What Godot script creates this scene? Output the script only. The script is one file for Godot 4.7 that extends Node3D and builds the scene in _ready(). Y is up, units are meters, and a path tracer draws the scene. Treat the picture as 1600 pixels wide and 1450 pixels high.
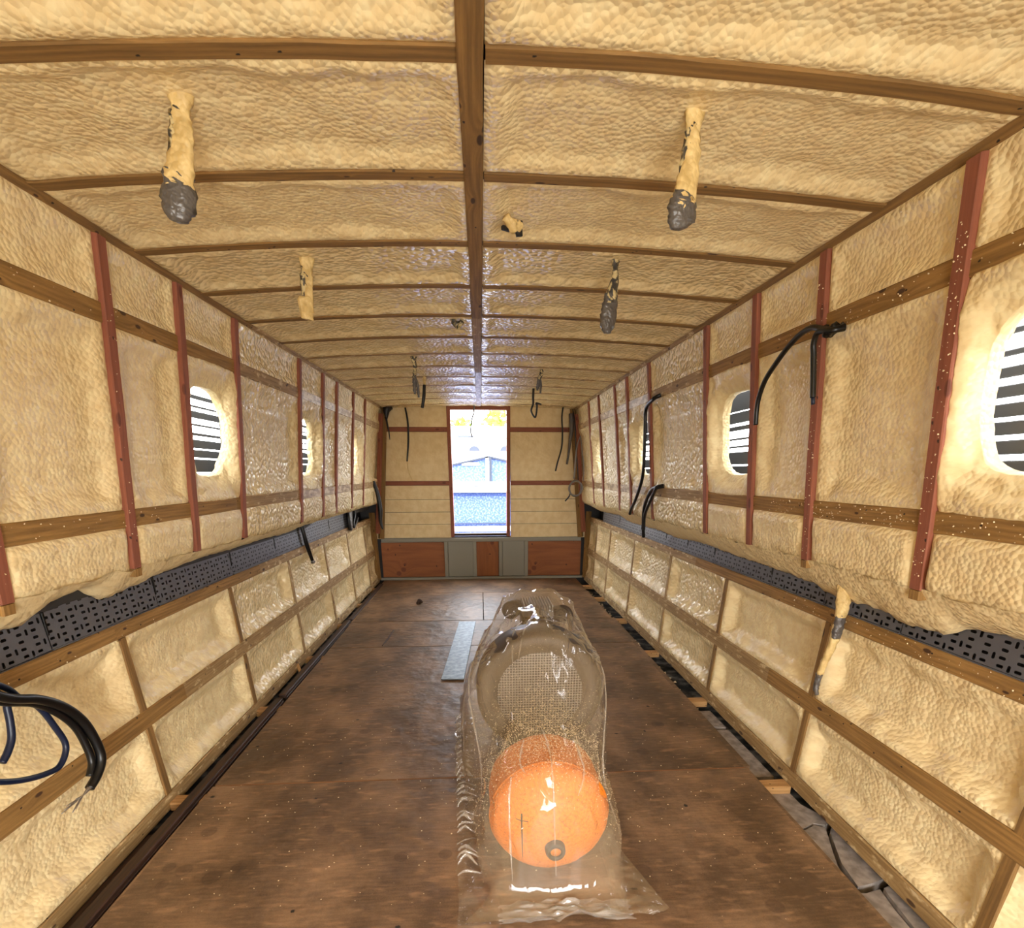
extends Node3D
# Inside of a boat being fitted out: sprayed foam between battens, plywood floor, a wrapped compressor.
# Lengths in metres; "deep" is the distance along the hull ahead of the camera (world z = -deep).

var nz := FastNoiseLite.new()
var nf := FastNoiseLite.new()
var rng := RandomNumberGenerator.new()
var taken := {}
var m := {}

# ---------------------------------------------------------------- hull lines
# each line: height, then for left and right a linear and a quadratic term
const LINES := {
	"R": [2.0184, 0.0191, 0.0040, -0.0057, -0.0218], "U": [1.8092, 0.0159, -0.0254, 0.0212, -0.0197],
	"L": [1.1887, 0.0419, -0.0006, 0.0233, 0.0044], "T": [0.7970, 0.0211, -0.0135, -0.0003, -0.0067],
	"M": [0.3850, -0.0010, -0.0191, -0.0058, -0.0118], "B": [0.0324, 0.0341, -0.0140, -0.0212, -0.0413]}
const ROOF := 2.051
const RIB0 := 1.2589
const RIBS := 0.4188
const FAR := 6.4877
const NEAR := -1.5
const RED := [[0.55, 1.385, 1.9187, 2.3354, 2.8074, 3.6908, 4.1904, 4.5612, 5.1044, 5.5811], [0.55, 1.391, 1.9225, 2.3594, 2.8414, 3.7433, 4.2803, 4.6385, 5.2336, 5.6868]]
const POST := [[1.055, 1.9284, 2.7979, 3.6693, 4.5245, 5.2897, 6.02], [1.015, 1.8859, 2.7643, 3.6367, 4.5371, 5.3965, 6.02]]
const PORT := [{5: 3.93, 3: 2.585, 8: 5.34}, {0: 1.16, 3: 2.585, 5: 4.03, 8: 5.46}]  # bay number: centre of the porthole
const FOOT := 0.972


func V(x: float, y: float, z: float) -> Vector3:
	return Vector3(x, y, z)


func height(n: String, s: int, deep: float) -> float:
	var q: Array = LINES[n]
	var u := clampf((deep - 6.0) / 5.0, -1.2, 0.2)
	return q[0] + q[1 + 2 * s] * u + q[2 + 2 * s] * u * u


func sgn(s: int) -> float:
	return -1.0 if s == 0 else 1.0


func taper(deep: float) -> float:
	return -0.0316 * clampf((deep - 6.0) / 5.0, -1.2, 0.2)


# a point of the cabin side at a height, moved into the room by "inn"
func cabin(s: int, deep: float, y: float, inn := 0.0) -> Vector3:
	var x := 1.2097 - 0.11377 * (y - 1.1887) + taper(deep)
	return Vector3(sgn(s) * (x - inn * 0.9936), y - inn * 0.113, -deep)


func hull(s: int, deep: float, y: float, inn := 0.0) -> Vector3:
	var x := 1.3492 + 0.04813 * (y - 0.797) + taper(deep)
	return Vector3(sgn(s) * (x - inn), y + inn * 0.048, -deep)


func roof_y(x: float, deep: float) -> float:
	var s := 0 if x < 0.0 else 1
	var e := height("R", s, deep)
	var t := clampf(absf(x) / 1.115, 0.0, 1.0)
	return e + (ROOF - e) * (1.0 - t * t)


func floor_y(deep: float) -> float:
	return 0.006 * maxf(0.0, deep - 1.2)


# ---------------------------------------------------------------- scene tree helpers
func numbered(called: String) -> String:
	var k: int = taken.get(called, 0)
	taken[called] = k + 1
	return called if k == 0 else "%s_%03d" % [called, k]


func obj(called: String, mesh: Mesh, mat: Material, parent: Node3D = null) -> MeshInstance3D:
	var o := MeshInstance3D.new()
	o.mesh = mesh
	o.material_override = mat
	if parent == null:
		o.name = numbered(called)
		add_child(o, true)
	else:
		var k := 0
		var nm := called
		while parent.has_node(NodePath(nm)):
			k += 1
			nm = "%s_%03d" % [called, k]
		o.name = nm
		parent.add_child(o, true)
	return o


func tag(o: Node3D, label: String, category: String, group := "") -> Node3D:
	o.set_meta("label", label)
	o.set_meta("category", category)
	if group:
		o.set_meta("group", group)
	return o


func thing(called: String, label: String, category: String, group := "", at := Vector3.ZERO) -> Node3D:
	var o := Node3D.new()
	o.name = numbered(called)
	add_child(o, true)
	o.position = at
	return tag(o, label, category, group)


func struct(called: String, mesh: Mesh, mat: Material, label := "") -> MeshInstance3D:
	var o := obj(called, mesh, mat)
	o.set_meta("kind", "structure")
	if label:
		o.set_meta("label", label)
	return o


# ---------------------------------------------------------------- shape helpers
func st_new(smooth := true) -> SurfaceTool:
	var st := SurfaceTool.new()
	st.begin(Mesh.PRIMITIVE_TRIANGLES)
	st.set_smooth_group(0 if smooth else -1)
	return st


func done(st: SurfaceTool) -> ArrayMesh:
	st.generate_normals()
	return st.commit()


func tri(st: SurfaceTool, a: Vector3, b: Vector3, c: Vector3) -> void:
	for p in [a, b, c]:
		st.set_uv(Vector2(p.z + p.x, p.y))
		st.add_vertex(p)


func quad(st: SurfaceTool, a: Vector3, b: Vector3, c: Vector3, d: Vector3, uv := []) -> void:
	var p := [a, b, c, a, c, d]
	var q := [0, 1, 2, 0, 2, 3]
	for i in 6:
		st.set_uv(uv[q[i]] if uv.size() == 4 else Vector2(p[i].z + p[i].x, p[i].y))
		st.add_vertex(p[i])


# a grid of points with shared vertices (rows of equal length)
func skin(rows: Array, flip := false, closed := false, uvs := Vector2(1, 1)) -> ArrayMesh:
	var st := st_new(true)
	var nr := rows.size()
	var nc: int = rows[0].size()
	for i in nr:
		for j in nc:
			st.set_uv(Vector2(float(j) / (nc - 1) * uvs.x, float(i) / (nr - 1) * uvs.y))
			st.add_vertex(rows[i][j])
	for i in nr - 1:
		for j in (nc if closed else nc - 1):
			var a := i * nc + j
			var b := i * nc + (j + 1) % nc
			var c := a + nc
			var d := b + nc
			var t := [a, b, c, b, d, c] if not flip else [a, c, b, b, c, d]
			for k in t:
				st.add_index(k)
	return done(st)


func box_into(st: SurfaceTool, c: Vector3, s: Vector3, bev := 0.0, basis := Basis()) -> void:
	# box with chamfered vertical and horizontal edges on every side
	var h := s * 0.5
	var b := minf(bev, minf(h.x, minf(h.y, h.z)) * 0.9)
	var uo := rng.randf() * 3.0
	for ax in 3:
		for sg in [-1.0, 1.0]:
			var u := (ax + 1) % 3
			var v := (ax + 2) % 3
			var p := []
			for k in [[-1, -1], [1, -1], [1, 1], [-1, 1]]:
				var q := Vector3.ZERO
				q[ax] = sg * h[ax]
				q[u] = k[0] * (h[u] - b)
				q[v] = k[1] * (h[v] - b)
				p.append(c + basis * q)
			var long_u := s[u] >= s[v]
			var uv := []
			for k in [[0, 0], [1, 0], [1, 1], [0, 1]]:
				var x: float = k[0] * s[u]
				var y: float = k[1] * s[v]
				uv.append(Vector2(x + uo, y) if long_u else Vector2(y + uo, x))
			if sg > 0:
				quad(st, p[0], p[3], p[2], p[1], [uv[0], uv[3], uv[2], uv[1]])
			else:
				quad(st, p[0], p[1], p[2], p[3], uv)
	if b <= 0.0:
		return
	for ax in 3:  # edges parallel to ax
		var u := (ax + 1) % 3
		var v := (ax + 2) % 3
		for su in [-1.0, 1.0]:
			for sv in [-1.0, 1.0]:
				var e := []
				for t in [[-1, 0], [1, 0], [1, 1], [-1, 1]]:
					var q := Vector3.ZERO
					q[ax] = t[0] * (h[ax] - b)
					q[u] = su * (h[u] - (b if t[1] == 0 else 0.0))
					q[v] = sv * (h[v] - (0.0 if t[1] == 0 else b))
					e.append(c + basis * q)
				if su * sv > 0:
					quad(st, e[0], e[1], e[2], e[3], [Vector2(0, 0), Vector2(s[ax], 0), Vector2(s[ax], b), Vector2(0, b)])
				else:
					quad(st, e[0], e[3], e[2], e[1], [Vector2(0, 0), Vector2(0, b), Vector2(s[ax], b), Vector2(s[ax], 0)])
	for sx in [-1.0, 1.0]:
		for sy in [-1.0, 1.0]:
			for sz in [-1.0, 1.0]:
				var a := c + basis * Vector3(sx * h.x, sy * (h.y - b), sz * (h.z - b))
				var d := c + basis * Vector3(sx * (h.x - b), sy * h.y, sz * (h.z - b))
				var e := c + basis * Vector3(sx * (h.x - b), sy * (h.y - b), sz * h.z)
				if sx * sy * sz > 0:
					tri(st, a, e, d)
				else:
					tri(st, a, d, e)


func box(c: Vector3, s: Vector3, bev := 0.0, basis := Basis()) -> ArrayMesh:
	var st := st_new(false)
	box_into(st, c, s, bev, basis)
	return done(st)


# rectangular bar along points; outs = direction its face looks; face lies on the points
func bar(pts: Array, outs: Array, w: float, d: float, cham := 0.003, wob := 0.0) -> ArrayMesh:
	var st := st_new(false)
	var prof := [Vector2(-w / 2, -d), Vector2(-w / 2, -cham), Vector2(-w / 2 + cham, 0), Vector2(w / 2 - cham, 0), Vector2(w / 2, -cham), Vector2(w / 2, -d)]
	var rings := []
	var lens := []
	var run := rng.randf() * 5.0
	var off := rng.randf()
	for i in pts.size():
		var p: Vector3 = pts[i]
		var t: Vector3 = (pts[mini(i + 1, pts.size() - 1)] - pts[maxi(i - 1, 0)]).normalized()
		var o: Vector3 = outs[mini(i, outs.size() - 1)]
		o = (o - t * o.dot(t)).normalized()
		var a := t.cross(o).normalized()
		if i > 0:
			run += p.distance_to(pts[i - 1])
		lens.append(run)
		var ring := []
		for q in prof:
			var ww := 1.0 + wob * nz.get_noise_3dv(p * 40.0 + a * q.x * 300.0)
			ring.append(p + a * q.x * ww + o * q.y)
		rings.append(ring)
	var vs := [0.0, d, d + cham, d + w - cham, d + w, d + w + d]
	for i in pts.size() - 1:
		for j in 6:
			var k := (j + 1) % 6
			var v0: float = vs[j] + off
			var v1: float = (vs[k] if k > 0 else vs[5] + w) + off
			quad(st, rings[i][j], rings[i][k], rings[i + 1][k], rings[i + 1][j], [Vector2(lens[i], v0), Vector2(lens[i], v1), Vector2(lens[i + 1], v1), Vector2(lens[i + 1], v0)])
	for e in [0, pts.size() - 1]:
		var r: Array = rings[e]
		for j in range(1, 5):
			var t := [r[0], r[j], r[j + 1]]
			if e == 0:
				t.reverse()
			for k in 3:
				st.set_uv(Vector2(0.02 * k, 0.01 * j))
				st.add_vertex(t[k])
	return done(st)


func smooth_path(pts: Array, per := 6) -> Array:
	if pts.size() < 3:
		return pts
	var out := []
	for i in pts.size() - 1:
		var a: Vector3 = pts[maxi(i - 1, 0)]
		var b: Vector3 = pts[i]
		var c: Vector3 = pts[i + 1]
		var d: Vector3 = pts[mini(i + 2, pts.size() - 1)]
		for k in per:
			out.append(b.cubic_interpolate(c, a, d, float(k) / per))
	out.append(pts[pts.size() - 1])
	return out


func tube(pts: Array, radii: Array, sides := 10, rough := 0.0, squash := 1.0, per := 6) -> ArrayMesh:
	var path := smooth_path(pts, per)
	var n := path.size()
	var rows := []
	var ref := Vector3(0.31, 0.2, 0.93)
	for i in n:
		var t: Vector3 = (path[mini(i + 1, n - 1)] - path[maxi(i - 1, 0)]).normalized()
		var a := (ref - t * ref.dot(t)).normalized()
		var b := t.cross(a)
		var f := float(i) / (n - 1) * (radii.size() - 1)
		var k := mini(int(f), radii.size() - 2) if radii.size() > 1 else 0
		var r: float = lerpf(radii[k], radii[k + 1], f - k) if radii.size() > 1 else radii[0]
		var row := []
		for j in sides:
			var g := TAU * j / sides
			var p: Vector3 = path[i] + (a * cos(g) * squash + b * sin(g)) * r
			if rough > 0.0:
				p += (a * cos(g) + b * sin(g)) * rough * nz.get_noise_3dv(p * 90.0)
			row.append(p)
		rows.append(row)
	for e in [0, n - 1]:  # caps
		var c := []
		for j in sides:
			c.append(path[e])
		if e == 0:
			rows.push_front(c)
		else:
			rows.append(c)
	return skin(rows, true, true)


# profile of (radius, along) turned round an axis through "at"
func lathe(prof: Array, at: Vector3, axis: Vector3, sides := 32, dent := 0.0) -> ArrayMesh:
	var ax := axis.normalized()
	var a := ax.cross(Vector3.UP if absf(ax.y) < 0.9 else Vector3.RIGHT).normalized()
	var b := ax.cross(a)
	var rows := []
	for q in prof:
		var row := []
		for j in sides:
			var g := TAU * j / sides
			var p: Vector3 = at + ax * q.y + (a * cos(g) + b * sin(g)) * q.x
			if dent > 0.0:
				p += (p - at).normalized() * dent * nz.get_noise_3dv(p * 12.0)
			row.append(p)
		rows.append(row)
	return skin(rows, true, true)


# ---------------------------------------------------------------- foam
func edge(d: float, w: float) -> float:
	return smoothstep(0.0, w, d)


# one bay of sprayed foam. at(u, v) is the point of the bare surface, n its normal into the room
func bay(at: Callable, n: Vector3, lu: float, lv: float, sink: float, rim: float, cell := 0.018, rough := 0.004, flat := 0.002) -> ArrayMesh:
	var nu := clampi(int(lu / cell), 4, 110)
	var nv := clampi(int(lv / cell), 4, 110)
	var rows := []
	for i in nv + 1:
		var row := []
		for j in nu + 1:
			var u := float(j) / nu
			var v := float(i) / nv
			var p: Vector3 = at.call(u, v)
			var w := rim * (1.0 + 0.55 * nz.get_noise_3dv(p * 7.0))
			var e := edge(minf(u, 1 - u) * lu, w) * edge(minf(v, 1 - v) * lv, w)
			var near := minf(minf(u, 1 - u) * lu, minf(v, 1 - v) * lv)
			var off := -sink * e + flat
			off += 0.010 * exp(-pow((near - rim * 0.55) / (rim * 0.35), 2.0)) * (0.5 + nz.get_noise_3dv(p * 4.0))
			off += (0.006 + 0.12 * sink) * nz.get_noise_3dv(p * 3.2) * e
			off += 0.7 * rough * nf.get_noise_3dv(p * 30.0) * (0.35 + 0.65 * e)
			if i == 0 or j == 0 or i == nv or j == nu:
				off -= 0.006
			row.append(p + n * off)
		rows.append(row)
	return skin(rows)


# a bay with a porthole: the surface runs from a rectangle to a rounded hole and funnels out to the shell
func port_bay(at: Callable, n: Vector3, lu: float, lv: float, cu: float, cv: float, ru: float, rv: float, out: float) -> ArrayMesh:
	var na := 120
	var nr := 30
	var rows := []
	for k in nr + 1:
		var row := []
		var r := float(k) / nr
		for i in na:
			var g := TAU * i / na
			var c := cos(g)
			var s := sin(g)
			var sup := pow(pow(absf(c), 3.2) + pow(absf(s), 3.2), -1.0 / 3.2)
			var hole := Vector2(cu + ru * c * sup, cv + rv * s * sup)
			# the same direction out to the rectangle
			var tx := ((lu - cu) / c if c > 0 else -cu / c) if absf(c) > 1e-5 else 1e9
			var ty := ((lv - cv) / s if s > 0 else -cv / s) if absf(s) > 1e-5 else 1e9
			var t := minf(tx, ty)
			var rect := Vector2(cu + c * t, cv + s * t)
			var q := hole.lerp(rect, r * r * 0.55 + r * 0.45)
			var p: Vector3 = at.call(q.x / lu, q.y / lv)
			var near := minf(minf(q.x, lu - q.x), minf(q.y, lv - q.y))
			var dist := q.distance_to(hole)
			var off := 0.002 - 0.016 * edge(near, 0.06) + 0.010 * exp(-pow((dist - 0.075) / 0.03, 2.0))
			off -= out * pow(clampf(1.0 - dist / 0.065, 0.0, 1.0), 1.5) * edge(near, 0.05)
			off += 0.012 * nz.get_noise_3dv(p * 4.0) * edge(near, 0.05) + 0.004 * nf.get_noise_3dv(p * 26.0)
			if k == 0:
				p += n * -0.035
			if k == nr:
				off -= 0.006
			row.append(p + n * off)
		rows.append(row)
	return skin(rows, false, true)


# ---------------------------------------------------------------- materials
func noise_tex(kind: int, freq: float, size: int, ramp := [], seed_ := 1, octaves := 3, normal := 0.0, cell := -1) -> NoiseTexture2D:
	var n := FastNoiseLite.new()
	n.noise_type = kind
	n.frequency = freq
	n.seed = seed_
	n.fractal_octaves = octaves
	n.fractal_type = FastNoiseLite.FRACTAL_FBM if octaves > 1 else FastNoiseLite.FRACTAL_NONE
	if cell >= 0:
		n.cellular_return_type = cell
		n.cellular_jitter = 1.0
	var t := NoiseTexture2D.new()
	t.width = size
	t.height = size
	t.seamless = true
	t.noise = n
	if normal > 0.0:
		t.as_normal_map = true
		t.bump_strength = normal
	if ramp.size():
		var g := Gradient.new()
		var offs := PackedFloat32Array()
		var cols := PackedColorArray()
		for r in ramp:
			offs.append(r[0])
			cols.append(r[1])
		g.offsets = offs
		g.colors = cols
		t.color_ramp = g
	return t


func mat(c: Color, rough := 0.7, metal := 0.0) -> StandardMaterial3D:
	var s := StandardMaterial3D.new()
	s.albedo_color = c
	s.roughness = rough
	s.metallic = metal
	return s


func tri_map(s: StandardMaterial3D, scale: Vector3) -> StandardMaterial3D:
	s.uv1_triplanar = true
	s.uv1_world_triplanar = true
	s.uv1_scale = scale
	s.uv1_triplanar_sharpness = 4.0
	return s


func wood(tones: Array, seed_: int, sx: float, sy: float, rough := 0.75, over := 0.0) -> StandardMaterial3D:
	# grain along u: streaks, rings, knots; "over" is the share of pale foam overspray
	var w := 512
	var h := 128
	var im := Image.create(w, h, false, Image.FORMAT_RGB8)
	var a := FastNoiseLite.new()
	a.seed = seed_
	a.frequency = 1.0
	a.fractal_octaves = 4
	var r := RandomNumberGenerator.new()
	r.seed = seed_
	var knots := []
	for k in 7:
		knots.append(Vector3(r.randf() * w, r.randf() * h, r.randf_range(3, 8)))
	var dots := []
	for k in 16:
		dots.append(Vector2(r.randf() * w, r.randf() * h))
	for y in h:
		for x in w:
			var warp := 0.0
			var dark := 0.0
			for k in knots:
				var dx := absf(x - k.x)
				dx = minf(dx, w - dx)
				var q: float = Vector2(dx, (y - k.y) * 1.7).length() / k.z
				warp += 0.5 * exp(-q * q * 0.12)
				dark = maxf(dark, smoothstep(1.25, 0.8, q))
			# two lookups blended so that the ends meet
			var e := smoothstep(0.8, 1.0, float(x) / w)
			var g0 := a.get_noise_2d(x * 0.006, y * 0.11 + warp * 2.0)
			var g1 := a.get_noise_2d((x - w) * 0.006, y * 0.11 + warp * 2.0)
			var g := lerpf(g0, g1, e)
			var f := a.get_noise_2d(x * 0.09 + 50, y * 0.5)
			var t := clampf(0.5 + g * 0.75 + f * 0.16, 0.0, 1.0)
			var c: Color = tones[0].lerp(tones[1], t)
			c = c.lerp(tones[2], dark * 0.8)
			if over > 0.0:
				var o := a.get_noise_2d(x * 0.014 + 200, y * 0.03) * 0.9 + a.get_noise_2d(x * 0.12, y * 0.12 + 90) * 0.22
				c = c.lerp(Color(0.86, 0.77, 0.6), 0.85 * smoothstep(0.5 - over, 0.9 - over, o + 0.25))
			im.set_pixel(x, y, c)
	for d in dots:
		for k in [[0, 0], [1, 0], [0, 1], [1, 1], [2, 0], [0, 2], [1, 2], [2, 1]]:
			im.set_pixel(posmod(int(d.x) + k[0], w), posmod(int(d.y) + k[1], h), (tones[2] as Color).darkened(0.5))
	var s := StandardMaterial3D.new()
	s.albedo_texture = ImageTexture.create_from_image(im)
	s.uv1_scale = Vector3(sx, sy, 1)
	s.roughness = rough
	return s


func plywood() -> StandardMaterial3D:
	var n := 1024
	var im := Image.create(n, n, false, Image.FORMAT_RGB8)
	var a := FastNoiseLite.new()
	a.seed = 21
	a.frequency = 1.0
	a.fractal_octaves = 5
	var b := FastNoiseLite.new()
	b.seed = 5
	b.frequency = 1.0
	b.fractal_octaves = 3
	for y in n:
		for x in n:
			var big := a.get_noise_2d(x * 0.006, y * 0.004)
			var streak := b.get_noise_2d(x * 0.02, y * 0.16)
			var fine := b.get_noise_2d(x * 0.35 + 90, y * 0.5)
			var scuff := maxf(0.0, a.get_noise_2d(x * 0.015 + 400, y * 0.05 + 40) - 0.22)
			var t := clampf(0.47 + big * 1.0 + streak * 0.32 + fine * 0.26, 0.0, 1.0)
			var c := Color(0.355, 0.27, 0.19).lerp(Color(0.58, 0.455, 0.34), t)
			c = c.lerp(Color(0.72, 0.56, 0.42), clampf(scuff * 1.4, 0, 0.5))
			var grime := smoothstep(0.2, 0.55, a.get_noise_2d(x * 0.007 + 700, y * 0.007))
			c = c.lerp(Color(0.3, 0.235, 0.185), grime * 0.25)
			im.set_pixel(x, y, c)
	# ringed stains and dark spots
	var r := RandomNumberGenerator.new()
	r.seed = 8
	for k in 46:
		var cx := r.randi_range(20, n - 20)
		var cy := r.randi_range(20, n - 20)
		if k < 22:
			cy = 300 + r.randi_range(-14, 14) if k < 13 else 560 + r.randi_range(-14, 14)
		var rad := r.randf_range(8, 14)
		for y in range(cy - 16, cy + 17):
			for x in range(cx - 16, cx + 17):
				var q := Vector2(x - cx, y - cy).length() / rad
				var e := 0.2 * smoothstep(1.0, 0.6, q) + 0.22 * exp(-pow((q - 0.95) * 7.0, 2.0))
				if e > 0.01:
					var px := clampi(x, 0, n - 1)
					var py := clampi(y, 0, n - 1)
					im.set_pixel(px, py, im.get_pixel(px, py).lerp(Color(0.16, 0.10, 0.075), e))
	for k in 26:
		var cx := r.randi_range(10, n - 10)
		var cy := r.randi_range(10, n - 10)
		var sx := r.randf_range(2, 6)
		var sy := r.randf_range(2, 5)
		for y in range(cy - 7, cy + 8):
			for x in range(cx - 7, cx + 8):
				var q := Vector2((x - cx) / sx, (y - cy) / sy).length() + 0.4 * b.get_noise_2d(x * 0.5, y * 0.5)
				var px := clampi(x, 0, n - 1)
				var py := clampi(y, 0, n - 1)
				im.set_pixel(px, py, im.get_pixel(px, py).lerp(Color(0.07, 0.05, 0.045), 0.85 * smoothstep(1.0, 0.7, q)))
	var s := StandardMaterial3D.new()
	s.albedo_texture = ImageTexture.create_from_image(im)
	s.roughness = 0.5
	s.metallic_specular = 0.5
	s.normal_enabled = true
	s.normal_texture = noise_tex(FastNoiseLite.TYPE_SIMPLEX, 0.03, 512, [], 4, 4, 3.0)
	s.normal_scale = 0.35
	return s


func foam_mat(c0: Color, c1: Color, rough: float, bump: float, scale: float) -> StandardMaterial3D:
	var s := mat(Color.WHITE, rough)
	s.albedo_texture = noise_tex(FastNoiseLite.TYPE_SIMPLEX_SMOOTH, 0.012, 512, [[0.25, c0], [0.75, c1]], 3, 4)
	s.normal_enabled = true
	s.normal_texture = m.pebble
	s.normal_scale = bump
	s.metallic_specular = 0.5
	return tri_map(s, Vector3.ONE * scale)


func make_materials() -> void:
	m.pebble = noise_tex(FastNoiseLite.TYPE_CELLULAR, 0.055, 512, [], 11, 1, 9.0, FastNoiseLite.RETURN_DISTANCE)
	(m.pebble as NoiseTexture2D).invert = true
	m.foam = foam_mat(Color(0.90, 0.80, 0.60), Color(0.945, 0.867, 0.68), 0.36, 0.5, 2.6)
	m.foam_gloss = foam_mat(Color(0.90, 0.80, 0.605), Color(0.945, 0.867, 0.685), 0.2, 0.75, 1.5)
	m.foam_roof = foam_mat(Color(0.90, 0.80, 0.60), Color(0.945, 0.867, 0.68), 0.22, 0.6, 1.6)
	m.foam_smooth = foam_mat(Color(0.89, 0.785, 0.575), Color(0.925, 0.835, 0.64), 0.5, 0.16, 1.3)
	m.rail = wood([Color(0.47, 0.345, 0.17), Color(0.66, 0.50, 0.27), Color(0.2, 0.11, 0.05)], 2, 0.9, 5.0)
	m.rail_old = wood([Color(0.52, 0.405, 0.24), Color(0.70, 0.57, 0.38), Color(0.22, 0.13, 0.07)], 4, 0.9, 5.0, 0.7, 0.12)
	m.rail_spray = wood([Color(0.56, 0.44, 0.28), Color(0.72, 0.6, 0.42), Color(0.22, 0.13, 0.07)], 9, 0.9, 5.0, 0.45, 0.42)
	m.rib = wood([Color(0.43, 0.315, 0.16), Color(0.60, 0.45, 0.24), Color(0.17, 0.09, 0.04)], 6, 0.8, 5.0)
	m.red = wood([Color(0.51, 0.29, 0.205), Color(0.61, 0.36, 0.265), Color(0.38, 0.19, 0.13)], 7, 0.7, 4.0, 0.7)
	m.bare = wood([Color(0.66, 0.49, 0.29), Color(0.8, 0.62, 0.4), Color(0.4, 0.24, 0.1)], 8, 0.9, 4.0)
	m.dark_wood = wood([Color(0.13, 0.075, 0.045), Color(0.30, 0.18, 0.10), Color(0.06, 0.03, 0.02)], 12, 0.6, 3.0, 0.6)
	m.ply = plywood()
	m.ply_edge = wood([Color(0.4, 0.25, 0.14), Color(0.66, 0.47, 0.3), Color(0.3, 0.18, 0.1)], 13, 0.5, 40.0)
	m.steel = tri_map(mat(Color(0.16, 0.15, 0.145), 0.5, 0.3), Vector3.ONE)
	m.shell = mat(Color(0.2, 0.19, 0.185), 0.7)
	m.tray = mat(Color(0.4, 0.4, 0.42), 0.42, 0.3)
	m.bilge = mat(Color.WHITE, 0.8)
	m.bilge.albedo_texture = noise_tex(FastNoiseLite.TYPE_SIMPLEX, 0.02, 256, [[0.2, Color(0.12, 0.11, 0.1)], [0.55, Color(0.27, 0.25, 0.225)], [0.85, Color(0.5, 0.47, 0.43)]], 5, 4)
	tri_map(m.bilge, Vector3.ONE * 1.3)
	m.slab = mat(Color.WHITE, 0.9)
	m.slab.albedo_texture = noise_tex(FastNoiseLite.TYPE_SIMPLEX, 0.03, 256, [[0.2, Color(0.54, 0.50, 0.465)], [0.8, Color(0.68, 0.63, 0.59)]], 6, 5)
	tri_map(m.slab, Vector3.ONE * 2.0)
	m.black = mat(Color(0.03, 0.03, 0.035), 0.38)
	m.blue = mat(Color(0.03, 0.09, 0.2), 0.4)
	m.grey_cable = mat(Color(0.5, 0.48, 0.46), 0.45)
	m.wire = mat(Color(0.7, 0.68, 0.66), 0.3, 0.9)
	m.tape = mat(Color(0.36, 0.34, 0.325), 0.33, 0.1)
	m.tape.normal_enabled = true
	m.tape.normal_texture = noise_tex(FastNoiseLite.TYPE_SIMPLEX, 0.02, 256, [], 9, 3, 6.0)
	tri_map(m.tape, Vector3.ONE * 6.0)
	m.coat = foam_mat(Color(0.78, 0.66, 0.42), Color(0.9, 0.79, 0.55), 0.55, 0.5, 3.0)
	m.coat_mix = mat(Color.WHITE, 0.5)
	m.coat_mix.albedo_texture = noise_tex(FastNoiseLite.TYPE_SIMPLEX, 0.03, 256, [[0.3, Color(0.2, 0.185, 0.17)], [0.5, Color(0.36, 0.32, 0.25)], [0.62, Color(0.8, 0.72, 0.52)]], 14, 4)
	tri_map(m.coat_mix, Vector3.ONE * 4.0)
	m.orange = mat(Color.WHITE, 0.5)
	m.orange.albedo_texture = noise_tex(FastNoiseLite.TYPE_SIMPLEX, 0.09, 256, [[0.18, Color(0.74, 0.40, 0.1)], [0.28, Color(0.96, 0.50, 0.10)], [0.8, Color(1.0, 0.58, 0.16)]], 15, 5)
	tri_map(m.orange, Vector3.ONE * 3.0)
	m.iron = mat(Color(0.25, 0.2, 0.155), 0.5, 0.3)
	m.dark_iron = mat(Color(0.12, 0.11, 0.1), 0.5, 0.2)
	m.alu = mat(Color(0.62, 0.6, 0.57), 0.38, 0.7)
	m.galv = mat(Color.WHITE, 0.55, 0.5)
	m.galv.albedo_texture = noise_tex(FastNoiseLite.TYPE_CELLULAR, 0.05, 256, [[0.1, Color(0.46, 0.51, 0.55)], [0.9, Color(0.66, 0.7, 0.74)]], 16, 2)
	tri_map(m.galv, Vector3.ONE * 2.0)
	m.film = mat(Color(0.78, 0.69, 0.56, 0.25), 0.06)
	var crease := noise_tex(FastNoiseLite.TYPE_SIMPLEX, 0.006, 512, [], 31, 3, 14.0)
	(crease.noise as FastNoiseLite).fractal_type = FastNoiseLite.FRACTAL_RIDGED
	m.film.normal_enabled = true
	m.film.normal_texture = crease
	m.film.normal_scale = 0.1
	m.film.uv1_scale = Vector3(1.6, 0.9, 1)
	m.crinkle = m.film.duplicate()
	m.crinkle.albedo_color = Color(0.8, 0.76, 0.7, 0.12)
	m.crinkle.normal_scale = 0.3
	m.crinkle.uv1_scale = Vector3(0.6, 4.0, 1)
	m.pleat = m.crinkle.duplicate()
	m.pleat.normal_enabled = false
	m.pleat.albedo_color = Color(0.92, 0.88, 0.82, 0.2)
	m.pleat.transparency = BaseMaterial3D.TRANSPARENCY_ALPHA
	m.hem = m.pleat.duplicate()
	m.hem.albedo_color = Color(0.9, 0.89, 0.87, 0.3)
	m.film.transparency = BaseMaterial3D.TRANSPARENCY_ALPHA
	m.crinkle.transparency = BaseMaterial3D.TRANSPARENCY_ALPHA
	m.film.cull_mode = BaseMaterial3D.CULL_DISABLED
	m.panel = wood([Color(0.52, 0.29, 0.125), Color(0.62, 0.365, 0.17), Color(0.42, 0.2, 0.08)], 17, 0.5, 1.2, 0.6)
	m.grey_paint = tri_map(mat(Color(0.56, 0.55, 0.5), 0.6), Vector3.ONE)
	m.crumb = mat(Color(0.94, 0.86, 0.7), 0.8)
	m.boat_blue = mat(Color.WHITE, 0.6)
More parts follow.
